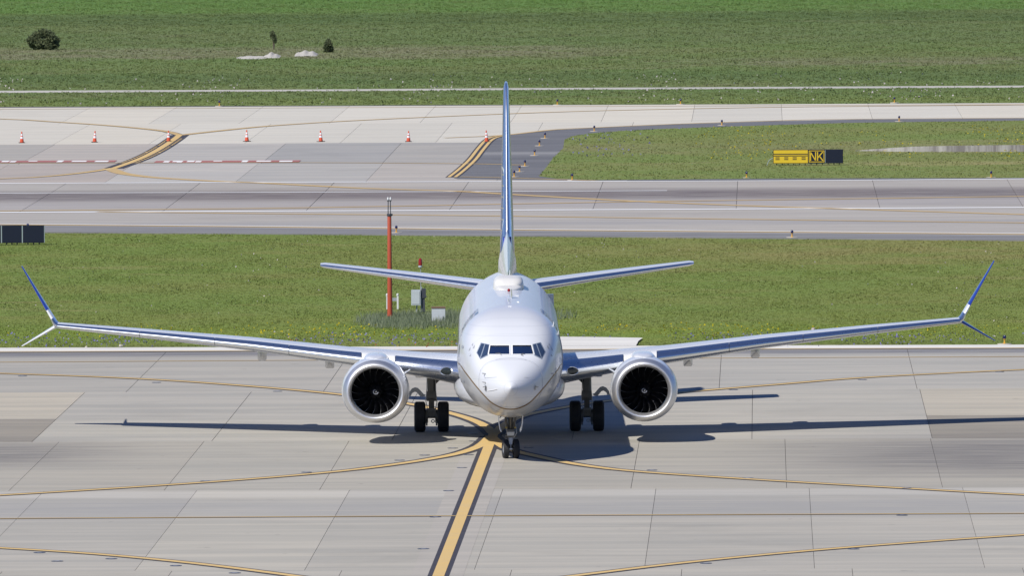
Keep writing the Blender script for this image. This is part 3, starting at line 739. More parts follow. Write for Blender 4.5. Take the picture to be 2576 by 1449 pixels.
# probes on the nose
for (x, y) in ((1221.5, 941), (1221.8, 963), (1387, 941)):
    a = hit(FB, x, y, 0); 
    if a is None: continue
    s_ = -1 if x < 1285 else 1
    MB().tube([a, a + Vector((s_ * .10, -.02, .02)), a + Vector((s_ * .12, -.16, .03))], [.022, .018, .010], 7).obj('pitot_probe', M_gearl, fus)
for (x, y) in ((1223, 974), (1346, 974)):
    a = hit(FB, x, y, 0); s_ = -1 if x < 1285 else 1
    MB().box(a + Vector((s_ * .06, 0, 0)), (.12, .10, .02)).box(a + Vector((s_ * .02, -.02, -.03)), (.02, .06, .16)).obj('angle_of_attack_vane', M_gear, fus)
lineon('nose_seam', [(1219, 952), (1235, 950.5), (1250, 949.5)], .004, M_seam); lineon('nose_seam', [(1318, 949.5), (1330, 950)], .004, M_white)
lineon('nose_seam', [(1245, 905.5), (1262, 902.5), (1285, 901), (1308, 902.5), (1325, 906)], .003, M_seam)
ring = [v + Vector((0, -.004, 0)) for v in fus_sec(1.52)]
MB().tube([Vector((v.x * 1.002, v.y, v.z)) for v in ring] + [ring[0]], .0045, 5, False).obj('radome_seam', M_seam, fus)
lineon('nose_strake', [(1227, 983.5), (1240, 982), (1251, 979.5)], .014, M_white)
lineon('nose_seam', [(1258, 1022), (1266, 1023.5), (1280, 1025), (1297, 1025), (1310, 1022.5), (1316, 1020)], .004, M_seam)
# belly fairing around the wing root
def fair_sec(y, w, zb, zt):
    q = []
    for k in range(40):
        a = 2 * math.pi * k / 40; c, s_ = math.cos(a), math.sin(a)
        q.append(Vector((w * math.copysign(abs(c) ** .75, c), y, (zt + zb) / 2 + (zt - zb) / 2 * math.copysign(abs(s_) ** .85, s_))))
    return q
M_belly = plain('belly_grey_paint', (.47, .48, .50), .3, var=.12, scale=1.0, coat=.3)
MB().loft([fair_sec(*a) for a in ((6.6, .4, 1.46, 1.8), (7.4, 1.3, 1.33, 2.1), (8.6, 1.84, 1.24, 2.5), (10, 1.99, 1.18, 2.75), (12, 2.04, 1.16, 2.8), (15, 2.04, 1.16, 2.75), (18, 1.9, 1.2, 2.6), (20, 1.5, 1.28, 2.3), (22, .6, 1.36, 1.9))]).obj('belly_fairing', M_belly, root)
# roof: satellite radome, beacon, blade antennas
def dome(name, y0, y1, w, h, z, mat, parent):
    secs = []
    for t in np.linspace(0, 1, 18):
        f = min(1, (t / .22)) if t < .5 else min(1, (1 - t) / .38); f = math.sin(f * math.pi / 2); f2 = max(f, .02); ff = f2 ** .55
        q = []
        for k in range(25):
            a = math.pi * k / 24; c, s_ = math.cos(a), math.sin(a)
            x = w * ff * math.copysign(abs(c) ** .55, c); base = 3.36 + 1.96 * math.sqrt(max(0, 1 - (x / 1.9) ** 2)) - .05
            q.append(Vector((x, y0 + (y1 - y0) * t, base + (z + h * f2 - base) * abs(s_) ** .5 if z + h * f2 > base else base)))
        secs.append(q)
    return MB().loft(secs, closed=False, caps=False).obj(name, mat, parent, ang=60)
M_cream = plain('radome_cream', (.74, .72, .68), .4)
dome('satellite_radome', 14.8, 19.6, .56, .34, 5.32, M_cream, root)
dome('radome_skirt', 13.4, 21.0, .50, .10, 5.32, M_cream, root)
MB().lathe([(0, .0), (.02, .05), (.06, .055), (.10, .04), (.12, 0)], 14, 'Z', (0, 12.3, 5.31)).obj('beacon_light', M_redl, root)
def blade(x, y, z, h, c, t=.035, rk=.35):
    s1 = [Vector((x + t * a, y + c * b, z)) for a, b in ((0, -.5), (1, 0), (0, .5), (-1, 0))]
    s2 = [Vector((x + t * .5 * a, y + c * .5 * b + c * rk, z + h)) for a, b in ((0, -.5), (1, 0), (0, .5), (-1, 0))]
    return MB().loft([s1, s2])
blade(.08, 7.6, 5.29, .34, .55).obj('blade_antenna', M_white, root); blade(-.04, 4.9, 5.25, .16, .3).obj('blade_antenna', M_white, root)
MB().box((.0, 2.2, 5.27), (.16, .42, .06), taper=.7).box((-.02, 4.2, 5.3), (.06, .3, .05)).obj('antenna_fairing', M_white, root)
MB().box((.30, 4.9, 5.3), (.10, .22, .05), taper=.6).obj('antenna_fairing', M_white, root); MB().box((.28, 9.4, 5.31), (.16, .2, .03)).obj('antenna_fairing', M_white, root)
MB().tube([(-.02, 2.4, 5.24), (-.02, 9.9, 5.33)], .02, 6).obj('roof_conduit', M_white, root)
for px in ((1403, 845), (1391, 822)):
    a = hit(FB, *px, 0)
    if a: MB().tube([a - Vector((0, 0, .03)), a + Vector((.03, .03, .17))], [.02, .01], 6).obj('drain_mast', M_white, root)

# lifting surfaces: section outline from chord fraction f0 to f1
def airfoil(n0=22):
    pts = []
    for k in range(n0 + 1):
        f = (1 - math.cos(math.pi * k / n0)) / 2; pts.append(f)
    return pts
def th(f): return 5 * (.2969 * math.sqrt(max(f, 0)) - .126 * f - .3516 * f * f + .2843 * f ** 3 - .1036 * f ** 4)
def lifting(secs, f0, f1, n=18, inc=0.0, closed_front=False):
    """secs: (position of leading edge (x, y, z), chord, thickness ratio, normal (nx, nz))"""
    fs_ = [f0 + (f1 - f0) * (1 - math.cos(math.pi * k / n)) / 2 for k in range(n + 1)]
    out = []
    for (le, ch, tc, nr) in secs:
        le = Vector(le); nv = Vector((nr[0], 0, nr[1])).normalized(); q = []
        for f in fs_: q.append(le + Vector((0, 1, 0)) * ch * f + nv * (ch * (tc * th(f) + .012 * math.sin(math.pi * f) - inc * f)))
        low = fs_[::-1] if f0 > 0 else fs_[::-1][:-1]
        if f1 >= .999: low = low[1:]
        for f in low: q.append(le + Vector((0, 1, 0)) * ch * f - nv * (ch * (tc * th(f) - .012 * math.sin(math.pi * f) + inc * f)))
        out.append(q)
    return out
def lerp3(tab, x):
    for a, b in zip(tab, tab[1:]):
        if a[0] <= x <= b[0] + 1e-9:
            t = (x - a[0]) / (b[0] - a[0]); return [p + (q - p) * t for p, q in zip(a[1:], b[1:])]
    return list(tab[-1][1:])
# span x: leading edge y, leading edge z, trailing edge y, thickness ratio
WT = [(1.0, 8.55, 2.42, 16.5, .150), (1.88, 9.25, 2.50, 16.6, .148), (3.1, 10.35, 2.62, 16.75, .140), (4.0, 10.85, 2.72, 16.8, .135), (5.9, 11.84, 2.915, 16.95, .125), (9.4, 13.66, 3.28, 17.85, .115), (13.2, 15.64, 3.59, 18.8, .108), (16.75, 17.5, 3.86, 19.55, .105)]
WT = [(a, b + .25, c, d + .25, e) for a, b, c, d, e in WT]
def wsec(sgn, x):
    y0, z, y1, tc = lerp3(WT, x); return ((sgn * x, y0, z), y1 - y0, tc, (0, 1))
M_scuff = M_wingp
wing_bvh_src = {}
for sgn, side in ((-1, 'starboard'), (1, 'port')):
    xs = [1.0, 1.88, 2.5, 3.1, 3.6, 4.0, 4.83, 5.9, 7, 8.2, 9.4, 10.7, 12, 13.2, 14.4, 15.6, 16.75]
    wing = MB().loft(lifting([wsec(sgn, x) for x in xs], .085, 1.0, 16, .020)).obj('wing', M_wingp, root, ang=50)
    le_parts = []
    def le_piece(name, xa, xb, mat, n=5):
        sx = list(np.linspace(xa, xb, n)); secs = lifting([wsec(sgn, x) for x in sx], 0.0, .0845, 14, .020)
        o = MB().loft(secs).obj(name, mat, wing, ang=50); le_parts.append(o); return o
    le_piece('leading_edge', 1.0, 1.70, M_white); le_piece('leading_edge', 1.72, 4.15, M_alu)
    le_piece('pylon_leading_edge', 4.17, 5.38, M_white)
    for xa, xb in ((5.40, 8.05), (8.07, 10.8), (10.82, 13.6), (13.62, 16.70)): le_piece('slat', xa, xb, M_alu)
    # split winglet
    base = lerp3(WT, 16.75); cb = base[2] - base[0]
    def wsec2(p, q, t, le0, le1, c0, c1, tc=.085):
        d = Vector((q[0] - p[0], 0, q[1] - p[1])); nrm = (-d.z * sgn, d.x) ; nrm = (-d.z, d.x) if sgn > 0 else (d.z, -d.x)
        return ((p[0] + d.x * t, le0 + (le1 - le0) * t, p[1] + d.z * t), c0 + (c1 - c0) * t, tc, nrm)
    p0, p1 = (sgn * 16.72, 3.86), (sgn * 16.92, 4.12); q1 = (sgn * 18.12, 5.97); r1 = (sgn * 18.10, 3.02)
    jn = [((sgn * 16.70, base[0] - .03, 3.855), cb, .105, (0, 1)), ((sgn * 16.82, base[0] + .10, 3.93), cb * .95, .10, (-sgn * .55, .85)), wsec2((sgn * 16.92, 4.12), q1, 0, base[0] + .30, 20.4, 1.7, .45)]
    MB().loft(lifting(jn, 0, 1, 14)).obj('winglet_root', M_alu, wing, ang=50)
    tw = [wsec2((sgn * 16.92, 4.12), q1, t, base[0] + .30, 20.4, 1.7, .45) for t in (0, .08, .16)]
    wh = MB().loft(lifting(tw, 0, 1, 14)).obj('winglet_base', M_white, wing, ang=50)
    up = [wsec2((sgn * 16.92, 4.12), q1, t, base[0] + .30, 20.4, 1.7, .45) for t in (.163, .3, .45, .6, .75, .88, .96, 1.0)]
    MB().loft(lifting(up, 0, 1, 14)).obj('upper_winglet', M_blue, wing, ang=50)
    lo = [wsec2((sgn * 16.80, 3.80), r1, t, base[0] + .45, 19.6, 1.25, .40, .10) for t in (0, .2, .4, .6, .8, 1.0)]
    MB().loft(lifting(lo, 0, 1, 14)).obj('lower_winglet', M_white if sgn < 0 else M_blue, wing, ang=50)
    MB().box((sgn * 16.62, base[0] + .02, 3.845), (.16, .08, .07)).obj('navigation_light', plain('green_lens' if sgn < 0 else 'dark_red_lens', (.02, .30, .12) if sgn < 0 else (.14, .02, .015), .15), wing)
    # flap track fairings hanging under the rear of the wing
    for x, L in ((6.62, 3.3), (9.13, 2.9), (3.3, 3.0)):
        y0, z, y1, tc = lerp3(WT, x); secs = []
        for t in np.linspace(0, 1, 12):
            f = math.sin(math.pi * min(1, t * .62 + .02)) ** .6; y = y1 - L * .75 + L * t
            hw = .175 * f * (1 if t < .7 else 1 - .15 * (t - .7) / .3); hh = .26 * f
            zz = z - .24 - .14 * t
            q = []
            for k in range(20):
                a = 2 * math.pi * k / 20; c, s_ = math.cos(a), math.sin(a)
                q.append(Vector((sgn * x + hw * math.copysign(abs(c) ** .32, c), y, zz - .10 + hh * math.copysign(abs(s_) ** .38, s_) * (.9 if s_ > 0 else 1.1))))
            secs.append(q)
        MB().loft(secs).obj('flap_track_fairing', M_belly, wing, ang=50)
    # landing light in the root leading edge
    bm = bmesh.new()
    for o in [wing] + le_parts: bm.from_mesh(o.data)
    bmesh.ops.recalc_face_normals(bm, faces=bm.faces); wb = BVHTree.FromBMesh(bm); bm.free()
    cxl, cyl = (1123, 934.5) if sgn < 0 else (1440, 933.5)
    el = [(cxl + 14.5 * math.cos(a), cyl + 9.6 * math.sin(a) + (1.4 * math.sin(a) * math.cos(a) * -sgn)) for a in np.linspace(0, 2 * math.pi, 25)[:-1]]
    wrap('landing_light', el, M_lens, wing, .012, 4, wb)
    rim = [hit(wb, x, y, .012) for x, y in el]; rim = [p for p in rim if p]
    MB().tube(rim + [rim[0]], .014, 6, False).obj('light_rim', M_alu, wing)

    # ---- engine
    EX, EY, EZ = sgn * 4.86, 7.9, 1.905
    def sq(a, b, r):      # slightly flattened underneath
        return (a * 1.015, b * (.965 if b < 0 else 1.0))
    eng = MB().lathe([(.36, 1.155), (.5, 1.175), (.8, 1.20), (1.3, 1.215), (1.9, 1.20), (2.6, 1.13), (3.2, 1.03), (3.75, .93), (3.76, .90), (3.2, .92), (2.2, .95)], 72, 'Y', (EX, EY, EZ), sq=sq).obj('engine', M_cowl, root, ang=50)
    lp = [(.42, .852), (.36, .850), (.30, .858), (.16, .880), (.06, .915), (.012, .950), (0, .975), (.008, 1.0), (.04, 1.035), (.10, 1.07), (.20, 1.11), (.30, 1.14), (.358, 1.1545)]
    MB().lathe(lp, 96, 'Y', (EX, EY, EZ), sq=sq).obj('inlet_lip', M_lip, eng, ang=80)
    MB().lathe([(.42, .8515), (.9, .875), (1.05, .885), (1.2, .88)], 72, 'Y', (EX, EY, EZ)).obj('inlet_duct', M_duct, eng)
    MB().lathe([(1.32, .88), (1.32, .02)], 48, 'Y', (EX, EY, EZ)).obj('fan_bulkhead', M_dark, eng)
    MB().lathe([(3.0, .62), (3.9, .58), (4.6, .44), (4.61, .40), (4.2, .3), (5.1, .04)], 48, 'Y', (EX, EY, EZ)).obj('exhaust_nozzle', M_gear, eng)
    MB().lathe([(.52, .0), (.54, .05), (.62, .12), (.74, .19), (.90, .255), (1.06, .29)], 40, 'Y', (EX, EY, EZ)).obj('spinner', M_blade_, eng)
    sp = []
    for k in range(28):
        a = R(-60 + k * 15.0); rr = .020 + .085 * (k / 27.0); sp.append(Vector((EX + rr * math.cos(a), EY + .525 + (rr * 1.05 if rr < .12 else .1) * .72 - .012, EZ + rr * math.sin(a))))
    MB().tube(sp, [.006 + .009 * k / 27 for k in range(28)], 6).obj('spinner_swirl', M_white, eng)
    bl = []
    for i in range(11):
        t = i / 10; r = .25 + .605 * t; tw_ = R(18 + 44 * t); ch = .26 + .16 * math.sin(t * 2.4); lean = .16 * math.sin(t * 3.0) - .05 * t; swp = .05 * math.sin(t * 3.1)
        row = []
        for j in range(6):
            c = (j / 5 - .5) * ch; ang = lean + c * math.sin(tw_) / r * 1.0; row.append(Vector((r * math.cos(ang), 1.02 + c * math.cos(tw_) - swp, r * math.sin(ang))))
        bl.append(row)
    bv = [p for row in bl for p in row]; nb = len(bv); bf = []
    for i in range(10):
        for j in range(5):
            a = i * 6 + j; bf += [[a, a + 1, a + 7, a + 6], [nb + a, nb + a + 6, nb + a + 7, nb + a + 1]]
    bv2 = bv + [p + Vector((0, .006, 0)) for p in bv]
    eb = MB(); eb.v = list(map(Vector, bv2)); eb.f = list(bf); n_f = len(eb.f)
    eb.tube([bl[i][0] + Vector((0, -.003, 0)) for i in range(11)], [.0004, .0004, .0005, .0005, .0008, .001, .0012, .0025, .006, .010, .011], 5, False)  # titanium leading edge, thickened at the tips to imitate sunlit spots
    bme = mesh('fan_blade', eb.v, eb.f, [M_blade_, M_bedge], ang=60, mi=[0] * n_f + [1] * (len(eb.f) - n_f))
    for k in range(18):
        o = bpy.data.objects.new('fan_blade', bme); o.location = (EX, EY, EZ); o.rotation_euler = (0, R(20 * k + 6), 0); link(o, eng)
    # strake on the inboard shoulder
    a = R(150 if sgn > 0 else 30); b0 = Vector((EX + 1.19 * math.cos(a), EY + .75, EZ + 1.19 * math.sin(a))); dn = Vector((math.cos(a), 0, math.sin(a)))
    MB().loft([[b0 + Vector((0, -.05, 0)) - dn * .03, b0 + Vector((0, 1.2, 0)) - dn * .03, b0 + Vector((0, 1.2, .03)) - dn * .03, b0 + Vector((0, -.05, .02)) - dn * .03],
               [b0 + Vector((0, .55, 0)) + dn * .27, b0 + Vector((0, 1.15, 0)) + dn * .27, b0 + Vector((0, 1.15, .012)) + dn * .27, b0 + Vector((0, .55, .012)) + dn * .27]]).obj('nacelle_strake', M_cowl, eng, smooth=False)
    # pylon
    def pyl(y, w, z0, z1): return [Vector((EX + w * math.copysign(abs(math.cos(q)) ** .7, math.cos(q)), y, (z0 + z1) / 2 + (z1 - z0) / 2 * math.copysign(abs(math.sin(q)) ** .8, math.sin(q)))) for q in np.linspace(0, 2 * math.pi, 25)[:-1]]
    MB().loft([pyl(EY + .55, .10, 2.95, 3.10), pyl(EY + 1.0, .34, 2.85, 3.17), pyl(EY + 2.0, .42, 2.7, 3.20), pyl(EY + 3.4, .46, 2.5, 3.18), pyl(EY + 4.6, .48, 2.35, 3.12), pyl(EY + 6.2, .34, 2.3, 3.0)]).obj('pylon', M_white, eng, ang=60)

    # ---- main landing gear
    GX, GYY = sgn * 2.86, 15.6
    g = MB()
    g.tube([(GX, GYY - .05, 2.85), (GX, GYY, 1.25)], [.155, .15], 16).tube([(GX, GYY, 1.3), (GX, GYY, .56)], .085, 14)
    g.tube([(GX - .55, GYY, .565), (GX + .55, GYY, .565)], .07, 12)
    g.box((GX, GYY - .15, 1.32), (.36, .16, .36)).box((GX - .02, GYY - .18, 1.9), (.2, .1, .9)).box((GX, GYY - .12, .72), (.30, .24, .30))
    mg = g.obj('main_landing_gear', M_gear, root)
    MB().tube([(GX - sgn * .06, GYY + .02, 1.75), (GX - sgn * .78, GYY + .05, 2.42)], .065, 10).obj('side_brace', M_gear, mg)
    MB().box((GX, GYY - .24, 1.02), (.20, .05, .46), rx=.35).box((GX, GYY - .24, .72), (.18, .05, .36), rx=-.4).obj('torque_link', M_gear, mg)
    MB().tube([(GX + .14, GYY - .16, 2.6), (GX + .16, GYY - .18, 1.5), (GX + .20, GYY - .2, 1.1), (GX + .13, GYY - .2, .75)], .016, 6).tube([(GX - .15, GYY - .16, 2.6), (GX - .17, GYY - .18, 1.6), (GX - .21, GYY - .2, 1.15), (GX - .12, GYY - .2, .7)], .014, 6).obj('brake_hose', M_gearl, mg)
    ringp = [(GX + .05 + .055 * math.cos(q), GYY - .2, .40 + .055 * math.sin(q)) for q in np.linspace(0, 2 * math.pi, 15)]
    MB().tube(ringp, .016, 6, False).obj('tow_ring', M_gearl, mg)
    def tyre(x, y, r, w, mat, parent, name='tyre', rot=0, rimr=.50):
        hw = w / 2; pr = [(-hw * .72, r * rimr), (-hw * .98, r * .62), (-hw, r * .78), (-hw * .93, r * .90), (-hw * .72, r * .975)]
        for k in range(-4, 5):
            u = k / 4 * .66; pr.append((hw * u, r * (1 - .012 * abs(u)))); 
            if k < 4: pr += [(hw * (u + .055), r * .982), (hw * (u + .075), r * .982)]
        pr += [(hw * .72, r * .975), (hw * .93, r * .90), (hw, r * .78), (hw * .98, r * .62), (hw * .72, r * rimr)]
        o = MB().lathe(pr, 48, 'X').obj(name, M_rub, parent, ang=28); o.location = (x, y, r * .985); o.rotation_euler = (0, 0, rot); return o
    def rimd(x, y, r, w, parent, rot=0):
        o = MB().lathe([(-w * .36, .04), (-w * .40, .08), (-w * .30, r * .22), (-w * .22, r * .40), (-w * .36, r * .52), (w * .36, r * .52), (w * .22, r * .40), (w * .30, r * .22), (w * .40, .08), (w * .36, .04)], 32, 'X', caps=True).obj('wheel_rim', M_rim, parent)
        o.location = (x, y, r * 1.0); o.rotation_euler = (0, 0, rot); return o
    for dx in (-.43, .43):
        tyre(GX + dx, GYY, .565, .42, M_rub, mg); rimd(GX + dx, GYY, .56, .40, mg)
        k = -1 if dx > 0 else 1
        MB().lathe([(0, .26), (.12 * k, .26), (.14 * k, .22), (.14 * k, .08)], 24, 'X', (GX + dx + k * .16, GYY, .56)).box((GX + dx + k * .25, GYY - .05, .42), (.06, .3, .38)).obj('brake_unit', M_gear, mg)
    # curved strut door outboard of the leg
    prof = [(.20, 1.33), (.30, 1.38), (.40, 1.50), (.50, 1.60), (.60, 1.625), (.72, 1.58), (.82, 1.45), (.86, 1.30), (.76, 1.30), (.72, 1.40), (.62, 1.46), (.54, 1.44), (.46, 1.34), (.40, 1.27), (.28, 1.28)]
    MB().prism([(GX + sgn * x, z) for x, z in prof], GYY + .28, GYY + .34).obj('strut_door', M_belly, mg)
    MB().prism([(GX + sgn * x, z) for x, z in ((.26, 2.5), (.36, 2.5), (.36, 2.25), (.29, 2.02), (.26, 2.15))], GYY + .05, GYY + .5).obj('shock_door', M_gear, mg)

# horizontal tail
for sgn in (-1, 1):
    HT = [(.55, 28.0, 4.62, 32.7, .10), (1.2, 28.5, 4.70, 32.8, .10), (3.2, 29.9, 4.93, 33.5, .095), (5.2, 31.3, 5.145, 34.2, .09), (7.0, 32.55, 5.335, 34.75, .085), (7.17, 32.8, 5.355, 34.7, .05)]
    def hsec(x):
        y0, z, y1, tc = lerp3(HT, x); return ((sgn * x, y0, z), y1 - y0, tc, (0, 1))
    xs = [.55, 1.2, 2.2, 3.2, 4.2, 5.2, 6.1, 7.0, 7.17]
    st = MB().loft(lifting([hsec(x) for x in xs], .07, 1, 14, .005)).obj('horizontal_stabilizer', M_wingp, root, ang=50)
    MB().loft(lifting([hsec(x) for x in xs], 0, .0695, 12, .005)).obj('leading_edge', M_alu, st, ang=50)
# fin with dorsal fillet
FT_ = [(4.9, 27.6, 34.2, .098), (6.0, 28.35, 34.35, .094), (7.2, 29.2, 34.7, .090), (9.2, 30.65, 35.05, .086), (11.2, 32.1, 35.4, .082), (12.15, 32.8, 35.55, .078), (12.34, 33.1, 35.5, .045)]
def fsec(z):
    y0, y1, tc = lerp3(FT_, z); return ((0, y0, z), y1 - y0, tc, (1, 0))
def lifting_v(secs, f0, f1, n):
    r = lifting([((0, s[0][1], s[0][2]), s[1], s[2], (1, 0)) for s in secs], f0, f1, n)
    for q, s in zip(r, secs):
        for p in q: pass
    return r
zs = [4.9, 5.5, 6.0, 6.6, 7.2, 8.2, 9.2, 10.2, 11.2, 12.15, 12.34]
def sym(secs, f0, f1, n):
    fs_ = [f0 + (f1 - f0) * (1 - math.cos(math.pi * k / n)) / 2 for k in range(n + 1)]; out = []
    for (le, ch, tc, nr) in secs:
        le = Vector(le); q = [le + Vector((ch * tc * th(f), ch * f, 0)) for f in fs_]
        low = fs_[::-1] if f0 > 0 else fs_[::-1][:-1]
        if f1 >= .999: low = low[1:]
        q += [le + Vector((-ch * tc * th(f), ch * f, 0)) for f in low]; out.append(q)
    return out
fin = MB().loft(sym([fsec(z) for z in zs], .045, 1, 16)).obj('tail_fin', M_fin, root, ang=50)
MB().loft(sym([fsec(z) for z in zs[3:]], 0, .0445, 12)).obj('leading_edge', M_alu, fin, ang=50)
dors = []
for t in np.linspace(0, 1, 9):
    y = 22.6 + 7.0 * t; zt = 5.30 + 1.85 * t ** 1.5; hw = .02 + .34 * t; zb = 5.05
    dors.append([Vector((-hw, y, zb)), Vector((-hw * .92, y, zb + (zt - zb) * .3)), Vector((-hw * .45, y, zb + (zt - zb) * .72)), Vector((0, y, zt)), Vector((hw * .45, y, zb + (zt - zb) * .72)), Vector((hw * .92, y, zb + (zt - zb) * .3)), Vector((hw, y, zb))])
MB().loft(dors).obj('dorsal_fillet', M_white, root, ang=25)
MB().tube([(.07, 22.6, 5.28), (.07, 22.66, 5.62)], [.02, .008], 6).obj('tail_antenna', M_white, root)
MB().box((1.62, 29.8, 4.05), (.30, .5, .62), taper=.9).obj('tail_light_housing', M_cowl, root)

# nose landing gear
ng = MB()
ng.tube([(0, .05, 2.0), (0, .02, 1.02)], .085, 14).tube([(0, .02, 1.05), (0, 0, .36)], .058, 12).tube([(-.25, 0, .345), (.25, 0, .345)], .045, 10)
ng.tube([(-.24, -.55, 1.75), (-.09, -.05, 1.02)], .035, 8).tube([(.24, -.55, 1.75), (.09, -.05, 1.02)], .035, 8)
ng.box((0, -.12, .98), (.26, .14, .10)).tube([(0, -.75, 1.75), (0, -.10, 1.05)], .04, 8)
ngo = ng.obj('nose_landing_gear', M_gear, root)
MB().box((0, -.16, .885), (.24, .18, .13), taper=1.15).obj('taxi_light', M_gearl, ngo)
MB().tube([(-.20, -.10, .80), (.20, -.10, .80)], .05, 10).obj('steering_cylinder', M_gear, ngo)
for sx in (-.16, .16): MB().box((sx, -.2, 1.10), (.05, .05, .06)).obj('gear_fitting', M_brass, ngo)
MB().loft([[Vector((x * .075, -.12, .74)) + Vector((0, yy, 0)) for x, yy in ((-1, 0), (1, 0), (1, .1), (-1, .1))], [Vector((x * .05, -.20, .50)) + Vector((0, yy, 0)) for x, yy in ((-1, 0), (1, 0), (1, .1), (-1, .1))]]).tube([(0, -.2, .52), (0, -.22, .36)], .014, 8).box((0, -.22, .345), (.11, .08, .05)).obj('torque_link', M_gearl, ngo)
MB().tube([(.14, -.1, 1.5), (.20, -.14, 1.1), (.21, -.16, .9), (.10, -.12, .72)], .012, 6).tube([(-.13, -.1, 1.5), (-.17, -.12, 1.15), (-.10, -.12, .78)], .012, 6).obj('hydraulic_hose', M_gearl, ngo)
for sx in (-1, 1):
    tyre(sx * .185, 0, .343, .205, M_rub, ngo, rot=R(7.5), rimr=.56); rimd(sx * .185, 0, .34, .20, ngo, rot=R(7.5))
    # doors beside the well
    dq = [(.415, 1.56), (.445, 1.56), (.435, 1.30), (.39, 1.05), (.34, .965), (.325, .975), (.37, 1.08), (.40, 1.30)]
    MB().prism([(sx * x, z) for x, z in dq], -.62, .95).obj('nose_gear_door', M_white, ngo, ang=30)
    MB().tube([(sx * .39, -.3, 1.45), (sx * .22, -.25, 1.62)], .016, 6).obj('door_link', M_gearl, ngo)

# pilot seen through the windshield on the left of the picture
M_skin = plain('skin', (.52, .33, .23), .5); M_shirt = plain('white_shirt', (.62, .64, .68), .8); M_hair = plain('brown_hair', (.05, .03, .02), .7)
hc = hit(FB, 1250, 884.5); pc = MW @ (hc + Vector((0, .62, 0)))
pil = MB()
secs = []
for z, w, d in ((-.62, .20, .14), (-.5, .22, .14), (-.32, .235, .14), (-.22, .21, .12), (-.16, .10, .09), (-.13, .062, .065), (-.09, .06, .065), (-.06, .068, .085), (-.02, .076, .098), (.03, .080, .102), (.08, .078, .100), (.115, .062, .082), (.135, .03, .04)):
    q = []
    for k in range(20):
        a = 2 * math.pi * k / 20; y = -d * math.cos(a); x = w * math.sin(a)
        if abs(z + .0) < .035 and abs(math.sin(a)) < .2 and math.cos(a) > 0: y -= .022
        q.append(Vector((x, y, z)))
    secs.append(q)
pil.loft(secs)
zc = [sum(pil.v[i].z for i in f) / len(f) for f in pil.f]
po = obj('person', pil.v, pil.f, [M_skin, M_shirt], None, ang=60, mi=[1 if z < -.16 else 0 for z in zc]); po.location = pc
tag(po, 'pilot in white shirt seated behind the left-hand windshield pane', 'person')
hr = MB().lathe([(.02, .086), (.06, .088), (.10, .078), (.128, .052), (.145, 0)], 20, 'Z', (0, .028, 0)).obj('hair', M_hair, po)
for s_ in (-1, 1):
    MB().lathe([(-.004, .0), (-.003, .008), (.004, .009), (.006, 0)], 8, 'Y', (s_ * .03, -.094, .03)).obj('eye', M_dark, po)
    MB().lathe([(-.01, 0), (-.008, .02), (.008, .022), (.01, 0)], 8, 'X', (s_ * .08, .0, .02)).obj('ear', M_skin, po)

# ------------------------------------------------------------------ things on the field
M_cone = plain('orange_cone_plastic', (.62, .085, .03), .5); M_refl = plain('white_reflective_band', (.75, .74, .76), .5); M_cbase = plain('black_rubber_base', (.03, .025, .025), .8)
def px_m(p): return F / (p - CAM).length
def cone(x, y, label, sc=1.0, lean=0):
    r = empty('traffic_cone', G(x, y)); tag(r, label, 'traffic cone', 'orange traffic cones across the closed taxiway')
    MB().box((0, 0, .02), (.40, .40, .04), rz=.3).obj('base', M_cbase, r, smooth=False)
    def rr(h): return .145 - .112 * h / .70
    for a, b, m, nm in ((.04, .27, M_cone, 'body'), (.27, .40, M_refl, 'reflective_band'), (.40, .46, M_cone, 'body'), (.46, .57, M_refl, 'reflective_band'), (.57, .71, M_cone, 'body')):
        MB().lathe([(a, rr(a)), (b, rr(b))] + ([(.72, .0)] if b > .7 else []), 16, 'Z').obj(nm, m, r)
    r.scale = (1, 1, sc * 1.04); r.rotation_euler = (R(lean), 0, rnd.uniform(0, 1.5))
for i, (x, y, lb) in enumerate(((55, 359.2, 'leftmost orange and white traffic cone in the far row'), (238, 357.8, 'second orange traffic cone from the left in the far row'), (424, 355.8, 'orange traffic cone standing on the thick yellow lead-in line'),
        (621, 355.8, 'orange traffic cone just right of the yellow line junction, fourth of the row'), (807, 356.2, 'fifth orange traffic cone from the left in the far row'), (1027.5, 356.4, 'sixth orange traffic cone from the left, second nearest the tail fin'), (1224.5, 357.0, 'orange traffic cone at the double yellow line beside the tail fin'))):
    cone(x, y, lb, rnd.uniform(.95, 1.04), rnd.uniform(-4, 4))

M_ystem = plain('yellow_enamel', (.66, .36, .035), .45); M_bluelens = plain('dark_blue_lens', (.012, .014, .075), .2); M_padc = plain('small_concrete_collar', (.62, .57, .48), .9, var=.3)
LM = None
def edge_light(x, y, label, sc=1.0, pad_=.30):
    global LM
    r = empty('edge_light', G(x, y, .012)); tag(r, label, 'edge light', 'blue taxiway edge lights')
    if LM is None:
        a = MB().lathe([(-.04, pad_), (.012, pad_), (.012, 0)], 18, 'Z'); b = MB().lathe([(.01, .075), (.03, .075), (.04, .035), (.19, .03), (.195, .06), (.22, .065)], 14, 'Z')
        c = MB().lathe([(.22, .066), (.30, .072), (.345, .06), (.372, .03), (.378, 0)], 14, 'Z')
        LM = [('base_plate', mesh('base_plate', a.v, a.f, M_padc)), ('stem', mesh('stem', b.v, b.f, M_ystem)), ('lens', mesh('lens', c.v, c.f, M_bluelens))]
    for n, m in LM: link(bpy.data.objects.new(n, m), r)
    r.scale = (sc, sc, sc)
